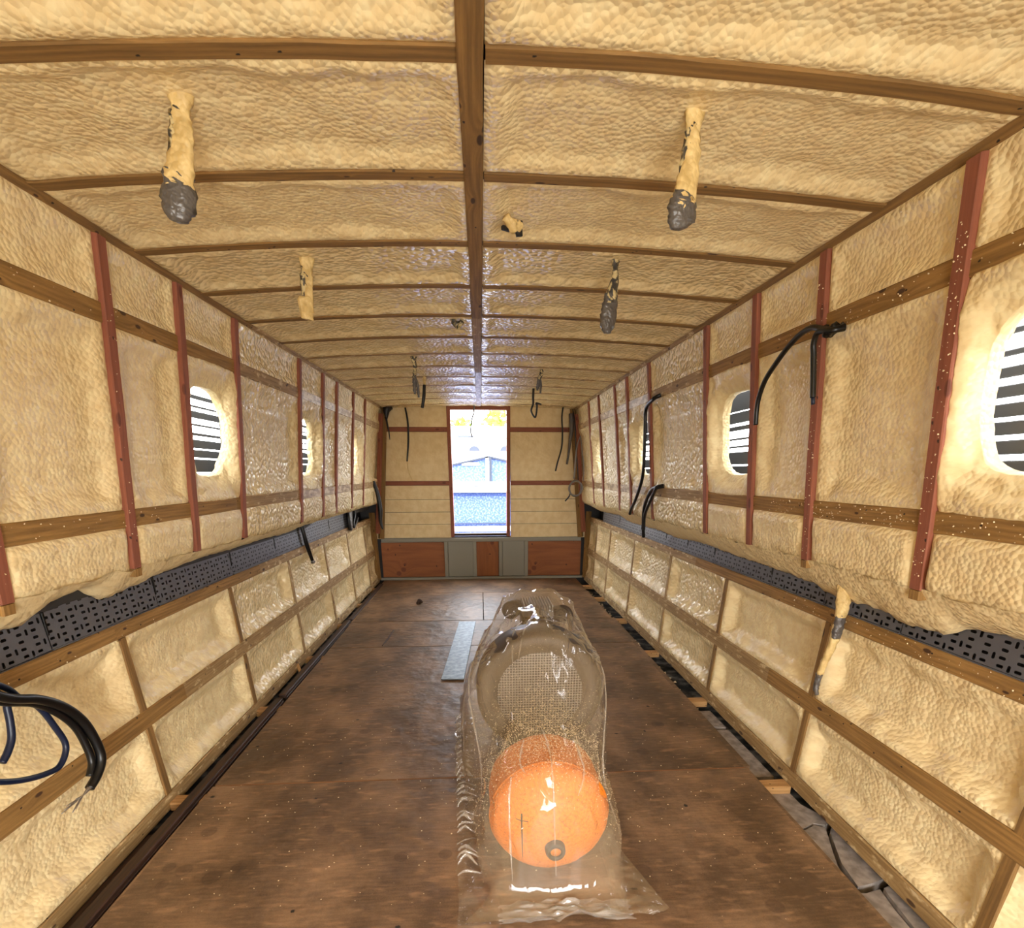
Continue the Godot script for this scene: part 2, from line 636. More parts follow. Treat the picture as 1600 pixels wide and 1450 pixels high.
	m.boat_blue.albedo_texture = noise_tex(FastNoiseLite.TYPE_SIMPLEX, 0.06, 256, [[0.2, Color(0.27, 0.35, 0.62)], [0.6, Color(0.34, 0.42, 0.68)], [0.85, Color(0.52, 0.60, 0.78)]], 18, 5)
	tri_map(m.boat_blue, Vector3.ONE * 1.4)
	m.boat_white = mat(Color(0.9, 0.9, 0.9), 0.6)
	m.boat_dark = mat(Color(0.2, 0.22, 0.27), 0.5)
	m.leaf = mat(Color(0.52, 0.62, 0.22), 0.7)
	m.leaf.backlight_enabled = true
	m.leaf.backlight = Color(0.3, 0.42, 0.12)
	m.leaf.cull_mode = BaseMaterial3D.CULL_DISABLED
	m.bark = mat(Color(0.3, 0.24, 0.18), 0.9)
	m.ground = mat(Color(0.62, 0.61, 0.57), 0.9)
	m.slat = mat(Color(0.5, 0.49, 0.47), 0.6)


func _ready() -> void:
	camera_and_light()
	nz.seed = 3
	nz.frequency = 1.0
	nz.fractal_octaves = 3
	nf.seed = 7
	nf.frequency = 1.0
	nf.fractal_octaves = 2
	rng.seed = 5
	make_materials()
	for s in 2:
		side_wall(s)
	ceiling()
	far_wall()
	rear_wall()
	floor_and_bilge()
	trays()
	compressor()
	film()
	pendants()
	cables()
	loose_things()
	outside()
	crumbs()
	specks(0, 160)
	specks(1, 520)


func camera_and_light() -> void:
	var cam := Camera3D.new()
	cam.name = "camera"
	add_child(cam)
	cam.position = V(-0.0035, 1.3, 0.0)
	cam.rotation = Vector3(-0.3168, -0.0578, -0.0024)
	cam.near = 0.05
	cam.far = 400.0
	cam.projection = Camera3D.PROJECTION_FRUSTUM
	cam.size = 2.0 * 0.05 * 725.0 / 800.0
	cam.frustum_offset = Vector2(0.0, 0.05 * (1002.9 - 725.0) / 800.0)
	cam.current = true
	var sky_mat := ProceduralSkyMaterial.new()
	sky_mat.sky_top_color = Color(0.95, 0.97, 1.0)
	sky_mat.sky_horizon_color = Color(0.99, 0.995, 1.0)
	sky_mat.ground_bottom_color = Color(0.45, 0.43, 0.4)
	sky_mat.ground_horizon_color = Color(0.8, 0.8, 0.78)
	sky_mat.sky_energy_multiplier = 3.3
	sky_mat.ground_energy_multiplier = 2.2
	var sky := Sky.new()
	sky.sky_material = sky_mat
	var env := Environment.new()
	env.background_mode = Environment.BG_SKY
	env.sky = sky
	env.tonemap_mode = Environment.TONE_MAPPER_LINEAR
	env.tonemap_exposure = 0.95
	env.sdfgi_enabled = true
	env.ssao_enabled = true
	env.ssil_enabled = true
	var we := WorldEnvironment.new()
	we.name = "surroundings"
	we.environment = env
	add_child(we)
	# daylight coming in through the open stern behind the camera
	var day := AreaLight3D.new()
	day.name = "stern_daylight"
	day.area_size = Vector2(1.2, 1.0)
	day.area_normalize_energy = true
	day.light_color = Color(1.0, 0.985, 0.96)
	day.light_energy = 6.0
	day.area_range = 30.0
	day.shadow_enabled = true
	add_child(day)
	day.position = V(0.38, 0.85, -NEAR - 0.03)
	day.rotation = Vector3(0.32, 0.34, 0.0)


# ---------------------------------------------------------------- the two sides
func batten(parent: Node3D, called: String, s: int, which: String, z0: float, z1: float, w: float, mt: Material, proud := 0.003, depth := 0.035, dy := 0.0) -> void:
	var pts := []
	var outs := []
	var n := maxi(2, int((z1 - z0) / 0.12))
	for i in n + 1:
		var z := lerpf(z0, z1, float(i) / n)
		var y := height(which, s, z) + dy
		if which in "RUL":
			pts.append(cabin(s, z, y, proud))
			outs.append(V(-sgn(s), -0.114, 0) if which != "R" else V(-sgn(s), -0.9, 0))
		else:
			pts.append(hull(s, z, y, proud))
			outs.append(V(-sgn(s), 0.048, 0))
	obj(called, bar(pts, outs, w, depth, 0.003, 0.03), mt, parent)


func rail_mat(z: float, s: int) -> Material:
	return m.rail if z < 2.7 else (m.rail_old if z < 3.3 or z > 5.0 else m.rail_spray)


func side_wall(s: int) -> void:
	var sd := "left" if s == 0 else "right"
	var x := sgn(s)
	# the steel shell outside, with round-cornered openings left between its plates
	var st := st_new(false)
	var holes := []
	for k in PORT[s]:
		holes.append(PORT[s][k])
	holes.sort()
	var zz := [NEAR]
	for h in holes:
		zz.append(h - 0.235)
		zz.append(h + 0.235)
	zz.append(FAR + 0.1)
	for i in range(0, zz.size(), 2):
		for k in 2:
			var inn: float = [-0.052, -0.07][k]
			quad(st, cabin(s, zz[i], 1.22, inn), cabin(s, zz[i + 1], 1.22, inn), cabin(s, zz[i + 1], 1.73, inn), cabin(s, zz[i], 1.73, inn))
	for band in [[-0.14, 0.9, 1.47], [0.9, 1.24, 1.36], [1.72, 2.16, 1.25]]:
		for sp in [[NEAR, FAR + 0.1]]:
			box_into(st, V(x * (band[2] + 0.02), (band[0] + band[1]) / 2, -(sp[0] + sp[1]) / 2), V(0.02, band[1] - band[0], sp[1] - sp[0]))
	box_into(st, V(x * 1.46, 0.9, -(NEAR + FAR) / 2), V(0.15, 0.02, FAR - NEAR + 0.1))
	box_into(st, V(x * 1.36, 1.235, -(NEAR + FAR) / 2), V(0.1, 0.015, FAR - NEAR + 0.1))
	box_into(st, V(x * 1.29, 1.725, -(NEAR + FAR) / 2), V(0.08, 0.015, FAR - NEAR + 0.1))
	var wall := struct("wall_" + sd, done(st), m.shell, sd + " side of the boat, sprayed with cream foam between timber battens")
	# foam between the red uprights
	var red: Array = RED[s]
	var ends := [NEAR] + red + [FAR - 0.02]
	var nin := V(-x, -0.1138, 0).normalized()
	for i in ends.size() - 1:
		var z0: float = ends[i] + (0.018 if i > 0 else 0.0)
		var z1: float = ends[i + 1] - (0.018 if i < ends.size() - 2 else 0.0)
		var fine := 0.016 if z0 < 3.0 else 0.022
		if i == 0:
			fine = 0.08
		for row in 3:
			var top := func(z: float) -> float: return [height("R", s, z) - 0.012, height("U", s, z) - 0.021, height("L", s, z) - 0.024][row]
			var bot := func(z: float) -> float: return [height("U", s, z) + 0.021, height("L", s, z) + 0.024, FOOT + 0.012 * nz.get_noise_2d(z * 6.0, 3.0 * s)][row]
			var at := func(u: float, v: float) -> Vector3:
				var z := lerpf(z0, z1, u)
				return cabin(s, z, lerpf(top.call(z), bot.call(z), v))
			var zm := (z0 + z1) / 2
			var lv: float = top.call(zm) - bot.call(zm)
			var mesh: ArrayMesh
			if row == 1 and PORT[s].has(i - 1):
				var c: float = PORT[s][i - 1]
				mesh = port_bay(at, nin, z1 - z0, lv, clampf(c - z0, 0.19, z1 - z0 - 0.19), top.call(zm) - 1.475, 0.17, 0.185, 0.03)
			else:
				mesh = bay(at, nin, z1 - z0, lv, [0.016, 0.03, -0.012][row], [0.05, 0.085, 0.045][row], fine)
			obj("foam_panel", mesh, m.foam if z0 < 2.7 else m.foam_gloss, wall)
	# the foam lip from the foot of the cabin side out over the cable tray
	var lip: Array = lip_left() if s == 0 else lip_right()
	var rows := []
	for k in 9:
		var row := []
		for j in 321:
			var z := lerpf(0.3, FAR - 0.02, j / 320.0)
			var ye := lip_at(lip, z) + 0.006 * nz.get_noise_2d(z * 30.0, 8.0) + 0.004 * nz.get_noise_2d(z * 90.0, 2.0)
			var a := cabin(s, z, FOOT + 0.012 * nz.get_noise_2d(z * 6.0, 3.0 * s) + 0.012, 0.012)
			var b := hull(s, z, ye, 0.014)
			if k == 8:
				row.append(b + V(x * 0.012, 0.004, 0))
				continue
			var t := k / 7.0
			var p := a.lerp(b, t)
			p.y -= 0.012 * sin(PI * t)
			p += V(-x, -1, 0) * 0.004 * nf.get_noise_3dv(p * 20.0)
			row.append(p)
		rows.append(row)
	obj("foam_lip", skin(rows), m.foam, wall)
	# timbers: roof edge, upper rail, lower rail
	batten(wall, "roof_edge_batten", s, "R", NEAR, 3.0, 0.046, m.rib, 0.012)
	batten(wall, "roof_edge_batten", s, "R", 3.0, FAR, 0.046, m.rail_old, 0.012)
	for i in range(0, ends.size() - 1):
		var z0: float = ends[i] + (0.015 if i > 0 else 0.0)
		var z1: float = ends[i + 1] - (0.015 if i < ends.size() - 2 else 0.0)
		batten(wall, "rail_batten", s, "U", z0, z1, 0.058, rail_mat(z0, s))
		batten(wall, "rail_batten", s, "L", z0, z1, 0.062, rail_mat(z0 + 0.2, s))
	# red uprights
	for i in red.size():
		var z: float = red[i]
		var y0 := height("R", s, z) - 0.018
		var foot := 0.978 + 0.002 * i
		var pts := []
		for k in 13:
			var y := lerpf(y0, foot, k / 12.0)
			pts.append(cabin(s, z + 0.004 * nz.get_noise_2d(y * 2.0, i * 5.0 + s), y, 0.014))
		var up := obj("red_upright", bar(pts, [V(-x, -0.114, 0)], 0.043, 0.05, 0.003, 0.04), m.red, wall)
		if i == 1 or i == 2:
			var b := cabin(s, z, foot - 0.002, 0.0145)
			var c := cabin(s, z, foot - 0.03, 0.0145)
			var tip := obj("bare_end", bar([b, c], [V(-x, -0.114, 0)], 0.040, 0.03), m.rail, up)
			tip.set_meta("label", "unpainted timber end")
	# lower side: foam between posts
	var post: Array = POST[s]
	var pe := [NEAR] + post + [FAR - 0.02]
	var nh := V(-x, 0.048, 0).normalized()
	for i in pe.size() - 1:
		var z0: float = pe[i] + (0.014 if i > 0 else 0.0)
		var z1: float = pe[i + 1] - (0.014 if i < pe.size() - 2 else 0.0)
		for row in 2:
			var top := func(z: float) -> float: return [height("T", s, z) - 0.058, height("M", s, z) - 0.034][row]
			var bot := func(z: float) -> float: return [height("M", s, z) + 0.034, height("B", s, z) + 0.035][row]
			var at := func(u: float, v: float) -> Vector3:
				var z := lerpf(z0, z1, u)
				return hull(s, z, lerpf(top.call(z), bot.call(z), v))
			var zm := (z0 + z1) / 2
			var lv: float = top.call(zm) - bot.call(zm)
			obj("foam_panel", bay(at, nh, z1 - z0, lv, 0.05, 0.075, 0.016 if z0 < 3.0 and i > 0 else (0.08 if i == 0 else 0.022), 0.004), m.foam if z0 < 2.7 else m.foam_gloss, wall)
	for seg in [[NEAR, 1.9, m.rail], [1.9, 3.2, m.rail], [3.2, FAR, m.rail_old]]:
		batten(wall, "shelf_batten", s, "T", seg[0], seg[1], 0.054, seg[2], 0.004, 0.04, -0.03)
	for seg in [[NEAR, 2.2, m.rail], [2.2, 4.4, m.rail_old], [4.4, FAR, m.rail_old]]:
		batten(wall, "middle_batten", s, "M", seg[0], seg[1], 0.07, seg[2], 0.006, 0.04)
	for seg in [[NEAR, 2.4, m.rail_old], [2.4, 4.6, m.rail_old], [4.6, FAR, m.rail_spray]]:
		batten(wall, "bottom_batten", s, "B", seg[0], seg[1], 0.065, seg[2], 0.004, 0.04)
	for z in post:
		for half in 2:
			var y0: float = height("T", s, z) - 0.058 if half == 0 else height("M", s, z) - 0.035
			var y1: float = height("M", s, z) + 0.035 if half == 0 else height("B", s, z) + 0.033
			var pts := []
			for k in 7:
				var y := lerpf(y0, y1, k / 6.0)
				pts.append(hull(s, z, y, 0.003))
			obj("hull_post", bar(pts, [nh], 0.038, 0.06, 0.003, 0.08), m.rail_old if z > 3.0 else m.rib, wall)
	portholes(s)


func lip_at(lip: Array, z: float) -> float:
	if z <= lip[0].x:
		return lip[0].y
	for i in lip.size() - 1:
		if z <= lip[i + 1].x:
			return lerpf(lip[i].y, lip[i + 1].y, (z - lip[i].x) / (lip[i + 1].x - lip[i].x))
	return lip[lip.size() - 1].y


func lip_left() -> Array:
	return [Vector2(1.47, 0.883), Vector2(1.53, 0.878), Vector2(1.56, 0.90), Vector2(1.60, 0.919), Vector2(1.656, 0.928), Vector2(1.73, 0.947), Vector2(1.785, 0.93), Vector2(1.82, 0.905), Vector2(1.86, 0.88), Vector2(1.90, 0.872),
		Vector2(2.02, 0.888), Vector2(2.21, 0.905), Vector2(2.5, 0.922), Vector2(2.84, 0.918), Vector2(3.2, 0.925), Vector2(3.68, 0.915), Vector2(3.71, 0.938), Vector2(4.6, 0.945), Vector2(5.4, 0.95), Vector2(6.0, 0.955), Vector2(6.5, 0.96)]


func lip_right() -> Array:
	return [Vector2(1.165, 0.896), Vector2(1.258, 0.89), Vector2(1.316, 0.876), Vector2(1.351, 0.848), Vector2(1.507, 0.834), Vector2(1.63, 0.853), Vector2(1.775, 0.845), Vector2(1.94, 0.849), Vector2(1.98, 0.868), Vector2(2.28, 0.877), Vector2(2.65, 0.879),
		Vector2(3.15, 0.892), Vector2(3.58, 0.874), Vector2(3.85, 0.889), Vector2(4.32, 0.887), Vector2(4.65, 0.879), Vector2(4.93, 0.922), Vector2(5.5, 0.905), Vector2(5.84, 0.9), Vector2(6.1, 0.93), Vector2(6.5, 0.94)]


func portholes(s: int) -> void:
	var x := sgn(s)
	var keys: Array = PORT[s].keys()
	keys.sort()
	for k in keys:
		var c: float = PORT[s][k]
		var yc := 1.475
		# steel plate with the opening and its rim
		var rows := []
		for r in [[1.0, 0.0], [0.0, 0.0], [0.0, 0.03], [1.0, 0.03]]:
			var row := []
			for i in 64:
				var g := TAU * i / 64.0
				var cc := cos(g)
				var ss := sin(g)
				var sup := pow(pow(absf(cc), 3.2) + pow(absf(ss), 3.2), -1.0 / 3.2)
				var h := Vector2(0.2, 0.21) * Vector2(cc, ss) * sup
				var t := minf(0.24 / maxf(absf(cc), 1e-5), 0.26 / maxf(absf(ss), 1e-5))
				var q := h.lerp(Vector2(cc, ss) * t, r[0])
				row.append(cabin(s, c + q.x, yc + q.y, -0.05 - r[1]))
			rows.append(row)
		var w := struct("window_%d" % (taken.get("windows", 0) + 1), skin(rows, false, true), m.shell, "%s porthole from the camera in the %s foam wall, rounded opening with slats outside" % [["first", "second", "third", "fourth"][keys.find(k)], ["left", "right"][s]])
		taken["windows"] = taken.get("windows", 0) + 1
		# slats across the outside: bottom and top of each
		var bands := [[0.95, 1.0], [0.845, 0.87], [0.715, 0.80], [0.62, 0.645], [0.50, 0.535], [0.345, 0.45], [0.23, 0.325], [0.05, 0.21], [-0.1, -0.03]]
		if s == 1:
			bands = [[0.86, 1.1], [0.70, 0.845], [0.60, 0.66], [0.47, 0.50], [0.365, 0.395], [0.14, 0.31], [-0.1, 0.12]]
		if s == 1 and k == 0:
			bands = [[0.93, 0.97], [0.79, 0.83], [0.65, 0.72], [0.52, 0.60], [0.39, 0.48], [0.27, 0.36], [0.14, 0.235], [0.0, 0.1]]
		for b in bands:
			var y0: float = yc - 0.19 + 0.38 * b[0]
			var y1: float = yc - 0.19 + 0.38 * b[1]
			obj("slat", box(V(x * 1.40, (y0 + y1) / 2 + 0.008, -c - 0.3), V(0.014, y1 - y0, 1.3), 0.003), m.slat, w)


# ---------------------------------------------------------------- ceiling
func ceiling() -> void:
	var rows := []
	for e in [0.13, 0.15]:
		pass
	for i in 2:
		var row := []
		for j in 25:
			var x := lerpf(-1.27, 1.27, j / 24.0)
			row.append(V(x, ROOF + 0.10 - 0.06 * x * x, -[NEAR, FAR + 0.1][i]))
		rows.append(row)
	var rows2 := []
	for r in rows:
		var row := []
		for p in r:
			row.append(p + V(0, 0.02, 0))
		rows2.append(row)
	var st := SurfaceTool.new()
	st.append_from(skin(rows), 0, Transform3D())
	st.append_from(skin(rows2, true), 0, Transform3D())
	var roof := struct("ceiling", st.commit(), m.shell, "curved boat roof sprayed with cream foam between timber ribs")
	var zs := [NEAR]
	for k in range(-1, 13):
		zs.append(RIB0 + RIBS * k)
	zs.append(FAR - 0.01)
	for i in zs.size() - 1:
		var z0: float = zs[i] + (0.019 if i > 0 else 0.0)
		var z1: float = zs[i + 1] - (0.019 if i < zs.size() - 2 else 0.0)
		for s in 2:
			var x0 := sgn(s) * 0.02
			var at := func(u: float, v: float) -> Vector3:
				var z := lerpf(z0, z1, v)
				var y := height("R", s, z)
				var x1 := sgn(s) * (1.2097 - 0.11377 * (y - 1.1887) + taper(z) - 0.012)
				var x := lerpf(x0, x1, u)
				return V(x, roof_y(x, z), -z)
			var sink := 0.012 if i > 8 else 0.02
			obj("foam_panel", bay(at, Vector3.DOWN, 1.1, z1 - z0, sink, 0.075, 0.08 if i == 0 else (0.016 if z0 < 2.4 else 0.021), 0.004, 0.004), m.foam if z0 < 2.0 else m.foam_roof, roof)
	for k in range(-1, 13):
		var z := RIB0 + RIBS * k
		for s in 2:
			var pts := []
			var xe := 1.2097 - 0.11377 * (height("R", s, z) - 1.1887) + taper(z)
			for i in 25:
				var x := sgn(s) * lerpf(0.022, xe - 0.012, i / 24.0)
				pts.append(V(x, roof_y(x, z) - 0.004, -z + 0.004 * nz.get_noise_2d(x * 2.0, z)))
			obj("roof_rib", bar(pts, [Vector3.DOWN], 0.045, 0.04, 0.003, 0.05), m.rib if z < 3.6 else m.rail_old, roof)
	for seg in [[NEAR, 0.9, m.rib], [0.9, 2.95, m.rib], [2.95, 4.4, m.rail_old], [4.4, FAR - 0.02, m.rail_spray]]:
		var pts := []
		for i in 17:
			var z := lerpf(seg[0], seg[1], i / 16.0)
			pts.append(V(-0.006 + 0.004 * nz.get_noise_2d(z, 4.0), ROOF - 0.010, -z))
		obj("spine_batten", bar(pts, [Vector3.DOWN], 0.05, 0.04, 0.003, 0.05), seg[2], roof)
	# torn patch of foam with a stub of tape showing, and a small lump further on
	var scar := obj("foam_scar", tube([V(0.09, 2.055, -1.905), V(0.118, 2.036, -1.925), V(0.142, 2.045, -1.93)], [0.012, 0.017, 0.01], 10, 0.01), m.coat, roof)
	obj("tape_stub", tube([V(0.128, 2.05, -1.925), V(0.134, 2.012, -1.93)], [0.018, 0.012], 8, 0.006, 0.5), m.dark_iron, scar)
	obj("crack", box(V(0.092, 2.031, -1.926), V(0.03, 0.012, 0.012), 0.002, Basis(Vector3.UP, 0.5)), m.dark_iron, scar)
	obj("foam_lump", tube([V(-0.13, 2.06, -3.01), V(-0.105, 2.03, -3.03), V(-0.08, 2.05, -3.03)], [0.014, 0.018, 0.01], 10, 0.01), m.coat_mix, roof)


# ---------------------------------------------------------------- far wall with its doorway
func foam_rect(parent: Node3D, x0: Array, x1: Array, y0: float, y1: float, z: float, sink := 0.004) -> void:
	# x0, x1: x at the bottom and at the top
	var at := func(u: float, v: float) -> Vector3:
		var y := lerpf(y1, y0, v)
		var t := 1.0 - v
		return V(lerpf(lerpf(x0[0], x0[1], t), lerpf(x1[0], x1[1], t), u), y, -z)
	obj("foam_panel", bay(at, Vector3.BACK, absf(x1[0] - x0[0]), y1 - y0, sink, 0.03, 0.03, 0.001), m.foam_smooth, parent)


func far_wall() -> void:
	var z := FAR
	var st := st_new(false)
	box_into(st, V(-0.98, 1.0, -z - 0.06), V(1.2, 2.36, 0.03))
	box_into(st, V(0.96, 1.0, -z - 0.06), V(1.2, 2.36, 0.03))
	box_into(st, V(-0.01, 0.2, -z - 0.06), V(0.78, 0.72, 0.03))
	box_into(st, V(-0.01, 2.11, -z - 0.06), V(0.78, 0.16, 0.03))
	var wall := struct("wall_far", done(st), m.shell, "far bulkhead of smooth cream foam with red rails around a doorway")
	for s in 2:
		var x := sgn(s)
		var d0 := -0.378 if s == 0 else 0.358  # door side
		var lo := [0.54, 0.715, 0.862, 1.01, 1.222, 1.822]
		var hi := [0.711, 0.858, 1.006, 1.17, 1.77, 2.09]
		for i in 6:
			var c0: float = x * (1.262 - 0.113 * (lo[i] - 0.9))
			var c1: float = x * (1.262 - 0.113 * (hi[i] - 0.9))
			foam_rect(wall, [c0, c1] if s == 0 else [d0, d0], [d0, d0] if s == 0 else [c0, c1], lo[i], hi[i], z - 0.004 * (i % 2), 0.004)
		for y in [1.196, 1.796]:
			var e: float = x * (1.23 - 0.113 * (y - 0.9))
			obj("red_rail", bar([V(d0, y, -z + 0.014), V(e, y, -z + 0.014)], [Vector3.BACK], 0.048, 0.04), m.red, wall)
		# corner timbers
		obj("corner_post", bar([V(x * 1.075, 2.02, -z + 0.05), V(x * 1.222, 0.55, -z + 0.05)], [V(-x * 0.6, 0, 1)], 0.06, 0.05), m.rib, wall)
		obj("red_post", bar([V(x * 1.093, 1.95, -z + 0.13), V(x * 1.232, 0.62, -z + 0.13)], [V(-x, -0.1, 0.3)], 0.045, 0.04), m.red, wall)
		obj("corner_post", bar([V(x * 1.30, 0.86, -z + 0.06), V(x * 1.285, 0.04, -z + 0.06)], [V(-x, 0, 0.6)], 0.05, 0.05), m.rib, wall)
	# lower band: frames, rust-brown boards, grey plates
	obj("ledge", bar([V(-1.24, 0.525, -z + 0.03), V(1.24, 0.525, -z + 0.03)], [Vector3.BACK], 0.05, 0.06, 0.01, 0.3), m.grey_paint, wall)
	obj("kick_strip", box(V(0.0, 0.045, -z + 0.02), V(2.56, 0.03, 0.03), 0.004), m.grey_paint, wall)
	var xs := [[-1.25, -0.475, "rust_board", m.panel, 0.0], [-0.425, -0.115, "grey_plate", m.grey_paint, 0.012], [-0.075, 0.205, "rust_board", m.panel, 0.0], [0.255, 0.53, "grey_plate", m.grey_paint, 0.012], [0.575, 1.25, "rust_board", m.panel, 0.0]]
	for q in xs:
		obj(q[2], box(V((q[0] + q[1]) / 2, 0.285, -z + q[4]), V(q[1] - q[0], 0.44, 0.02), 0.003), q[3], wall)
	for q in [-0.45, -0.095, 0.23, 0.553]:
		obj("frame_strip", box(V(q, 0.285, -z + 0.02), V(0.045, 0.44, 0.03), 0.004), m.grey_paint, wall)
	# doorway
	var door := Node3D.new()
	door.name = "door_1"
	add_child(door)
	door.set_meta("kind", "structure")
	door.set_meta("label", "open doorway in the far bulkhead with a red timber frame")
	obj("door_post", bar([V(-0.361, 2.05, -z + 0.016), V(-0.360, 0.56, -z + 0.016)], [Vector3.BACK], 0.042, 0.1), m.red, door)
	obj("door_post", bar([V(0.336, 2.05, -z + 0.016), V(0.330, 0.56, -z + 0.016)], [Vector3.BACK], 0.044, 0.1), m.red, door)
	obj("door_head", box(V(-0.013, 2.03, -z - 0.03), V(0.66, 0.042, 0.08), 0.003), m.red, door)
	obj("door_sill", box(V(-0.015, 0.585, -z - 0.03), V(0.65, 0.03, 0.08), 0.003), m.dark_wood, door)


func rear_wall() -> void:
	var st := st_new(false)
	box_into(st, V(-0.96, 1.0, -NEAR), V(1.02, 2.4, 0.04))
	box_into(st, V(1.22, 1.0, -NEAR), V(0.5, 2.4, 0.04))
	box_into(st, V(0, 0.06, -NEAR), V(1.95, 0.5, 0.04))
	box_into(st, V(0, 1.91, -NEAR), V(1.95, 0.6, 0.04))
	struct("wall_rear", done(st), m.foam_smooth, "rear bulkhead with the wide open stern doors")


# ---------------------------------------------------------------- floor
func floor_and_bilge() -> void:
	var base := struct("floor", box(V(0, -0.097, -(NEAR + FAR) / 2), V(3.1, 0.02, FAR - NEAR + 0.1)), m.bilge, "plywood sheets on timber bearers over the dark bilge")
	var sheets := [[-0.6, 2.006, -1.2, 1.205], [2.012, 3.842, -1.197, 1.222], [3.848, 4.56, -1.2, 1.225], [4.566, 5.69, -1.21, -0.005], [4.566, 5.69, 0.001, 1.2], [5.696, 6.46, -1.235, 1.19]]
	for q in sheets:
		var st := st_new(false)
		var y0 := floor_y(q[0])
		var y1 := floor_y(q[1])
		var tilt := Basis(Vector3.RIGHT, atan2(y1 - y0, q[1] - q[0]))
		var c := V((q[2] + q[3]) / 2, (y0 + y1) / 2 - 0.009, -(q[0] + q[1]) / 2)
		box_into(st, c, V(q[3] - q[2], 0.018, q[1] - q[0] - 0.004), 0.0015, tilt)
		var mesh := done(st)
		var sheet := obj("plywood_sheet", planar_uv(mesh, 0.42, q[0] * 0.13), m.ply, base)
		sheet.set_meta("label", "")
		sheet.remove_meta("label")
	obj("pale_edge", box(V(0.0, floor_y(2.0) - 0.0075, -2.009), V(2.38, 0.016, 0.004)), m.ply_edge, base)
	# bearers whose ends show in the gutters
	for s in 2:
		for z in POST[s]:
			if z < 6.1:
				obj("bearer", box(V(sgn(s) * 1.2, floor_y(z) - 0.032, -z - 0.01), V(0.27, 0.04, 0.062), 0.004), m.bare, base)
	# dark steel angle along the left gutter
	for seg in [[0.4, 2.9, -1.24], [2.95, 4.6, -1.24], [4.62, 6.2, -1.228]]:
		var st := st_new(false)
		var zm: float = (seg[0] + seg[1]) / 2
		box_into(st, V(seg[2], floor_y(zm) + 0.0, -zm), V(0.045, 0.026, seg[1] - seg[0]), 0.004, Basis(Vector3.RIGHT, 0.006))
		box_into(st, V(seg[2] + 0.02, floor_y(zm) - 0.03, -zm), V(0.012, 0.05, seg[1] - seg[0]), 0.002, Basis(Vector3.RIGHT, 0.006))
		obj("gutter_bar", done(st), m.dark_wood, base)
	obj("gutter_plate", box(V(-1.295, -0.045, -1.1), V(0.075, 0.012, 1.3), 0.003), m.dark_wood, base)


func planar_uv(mesh: ArrayMesh, scale: float, off: float) -> ArrayMesh:
	var arr := mesh.surface_get_arrays(0)
	var v: PackedVector3Array = arr[Mesh.ARRAY_VERTEX]
	var uv := PackedVector2Array()
	for p in v:
		uv.append(Vector2(p.x * scale + 0.5, -p.z * scale + off))
	arr[Mesh.ARRAY_TEX_UV] = uv
	arr[Mesh.ARRAY_TANGENT] = null
	var out := ArrayMesh.new()
	out.add_surface_from_arrays(Mesh.PRIMITIVE_TRIANGLES, arr)
	var st := SurfaceTool.new()
	st.create_from(out, 0)
	st.generate_tangents()
	return st.commit()


# ---------------------------------------------------------------- cable trays
func slot_cell(st: SurfaceTool, at: Callable, z0: float, z1: float, y0: float, y1: float, upright: bool) -> void:
	# a plate cell with a rounded slot punched through it
	var cz := (z0 + z1) / 2
	var cy := (y0 + y1) / 2
	var hz := 0.0044 if upright else 0.0094
	var hy := 0.0094 if upright else 0.0044
	var inner := []
	var outer := []
	for k in [[-1, -1], [1, -1], [1, 1], [-1, 1]]:
		var cut := 0.0025
		var a := Vector2(cz + k[0] * hz, cy + k[1] * (hy - cut))
		var b := Vector2(cz + k[0] * (hz - cut), cy + k[1] * hy)
		if k[0] * k[1] > 0:
			inner.append(a)
			inner.append(b)
		else:
			inner.append(b)
			inner.append(a)
		var o := Vector2(z0 if k[0] < 0 else z1, y0 if k[1] < 0 else y1)
		outer.append(o)
		outer.append(o)
	# order inner so that it runs round
	for i in 8:
		var j := (i + 1) % 8
		var a: Vector3 = at.call(outer[i].x, outer[i].y)
		var b: Vector3 = at.call(outer[j].x, outer[j].y)
		var c: Vector3 = at.call(inner[j].x, inner[j].y)
		var d: Vector3 = at.call(inner[i].x, inner[i].y)
		if outer[i].distance_to(outer[j]) > 1e-6:
			tri(st, a, b, c)
		tri(st, a, c, d)


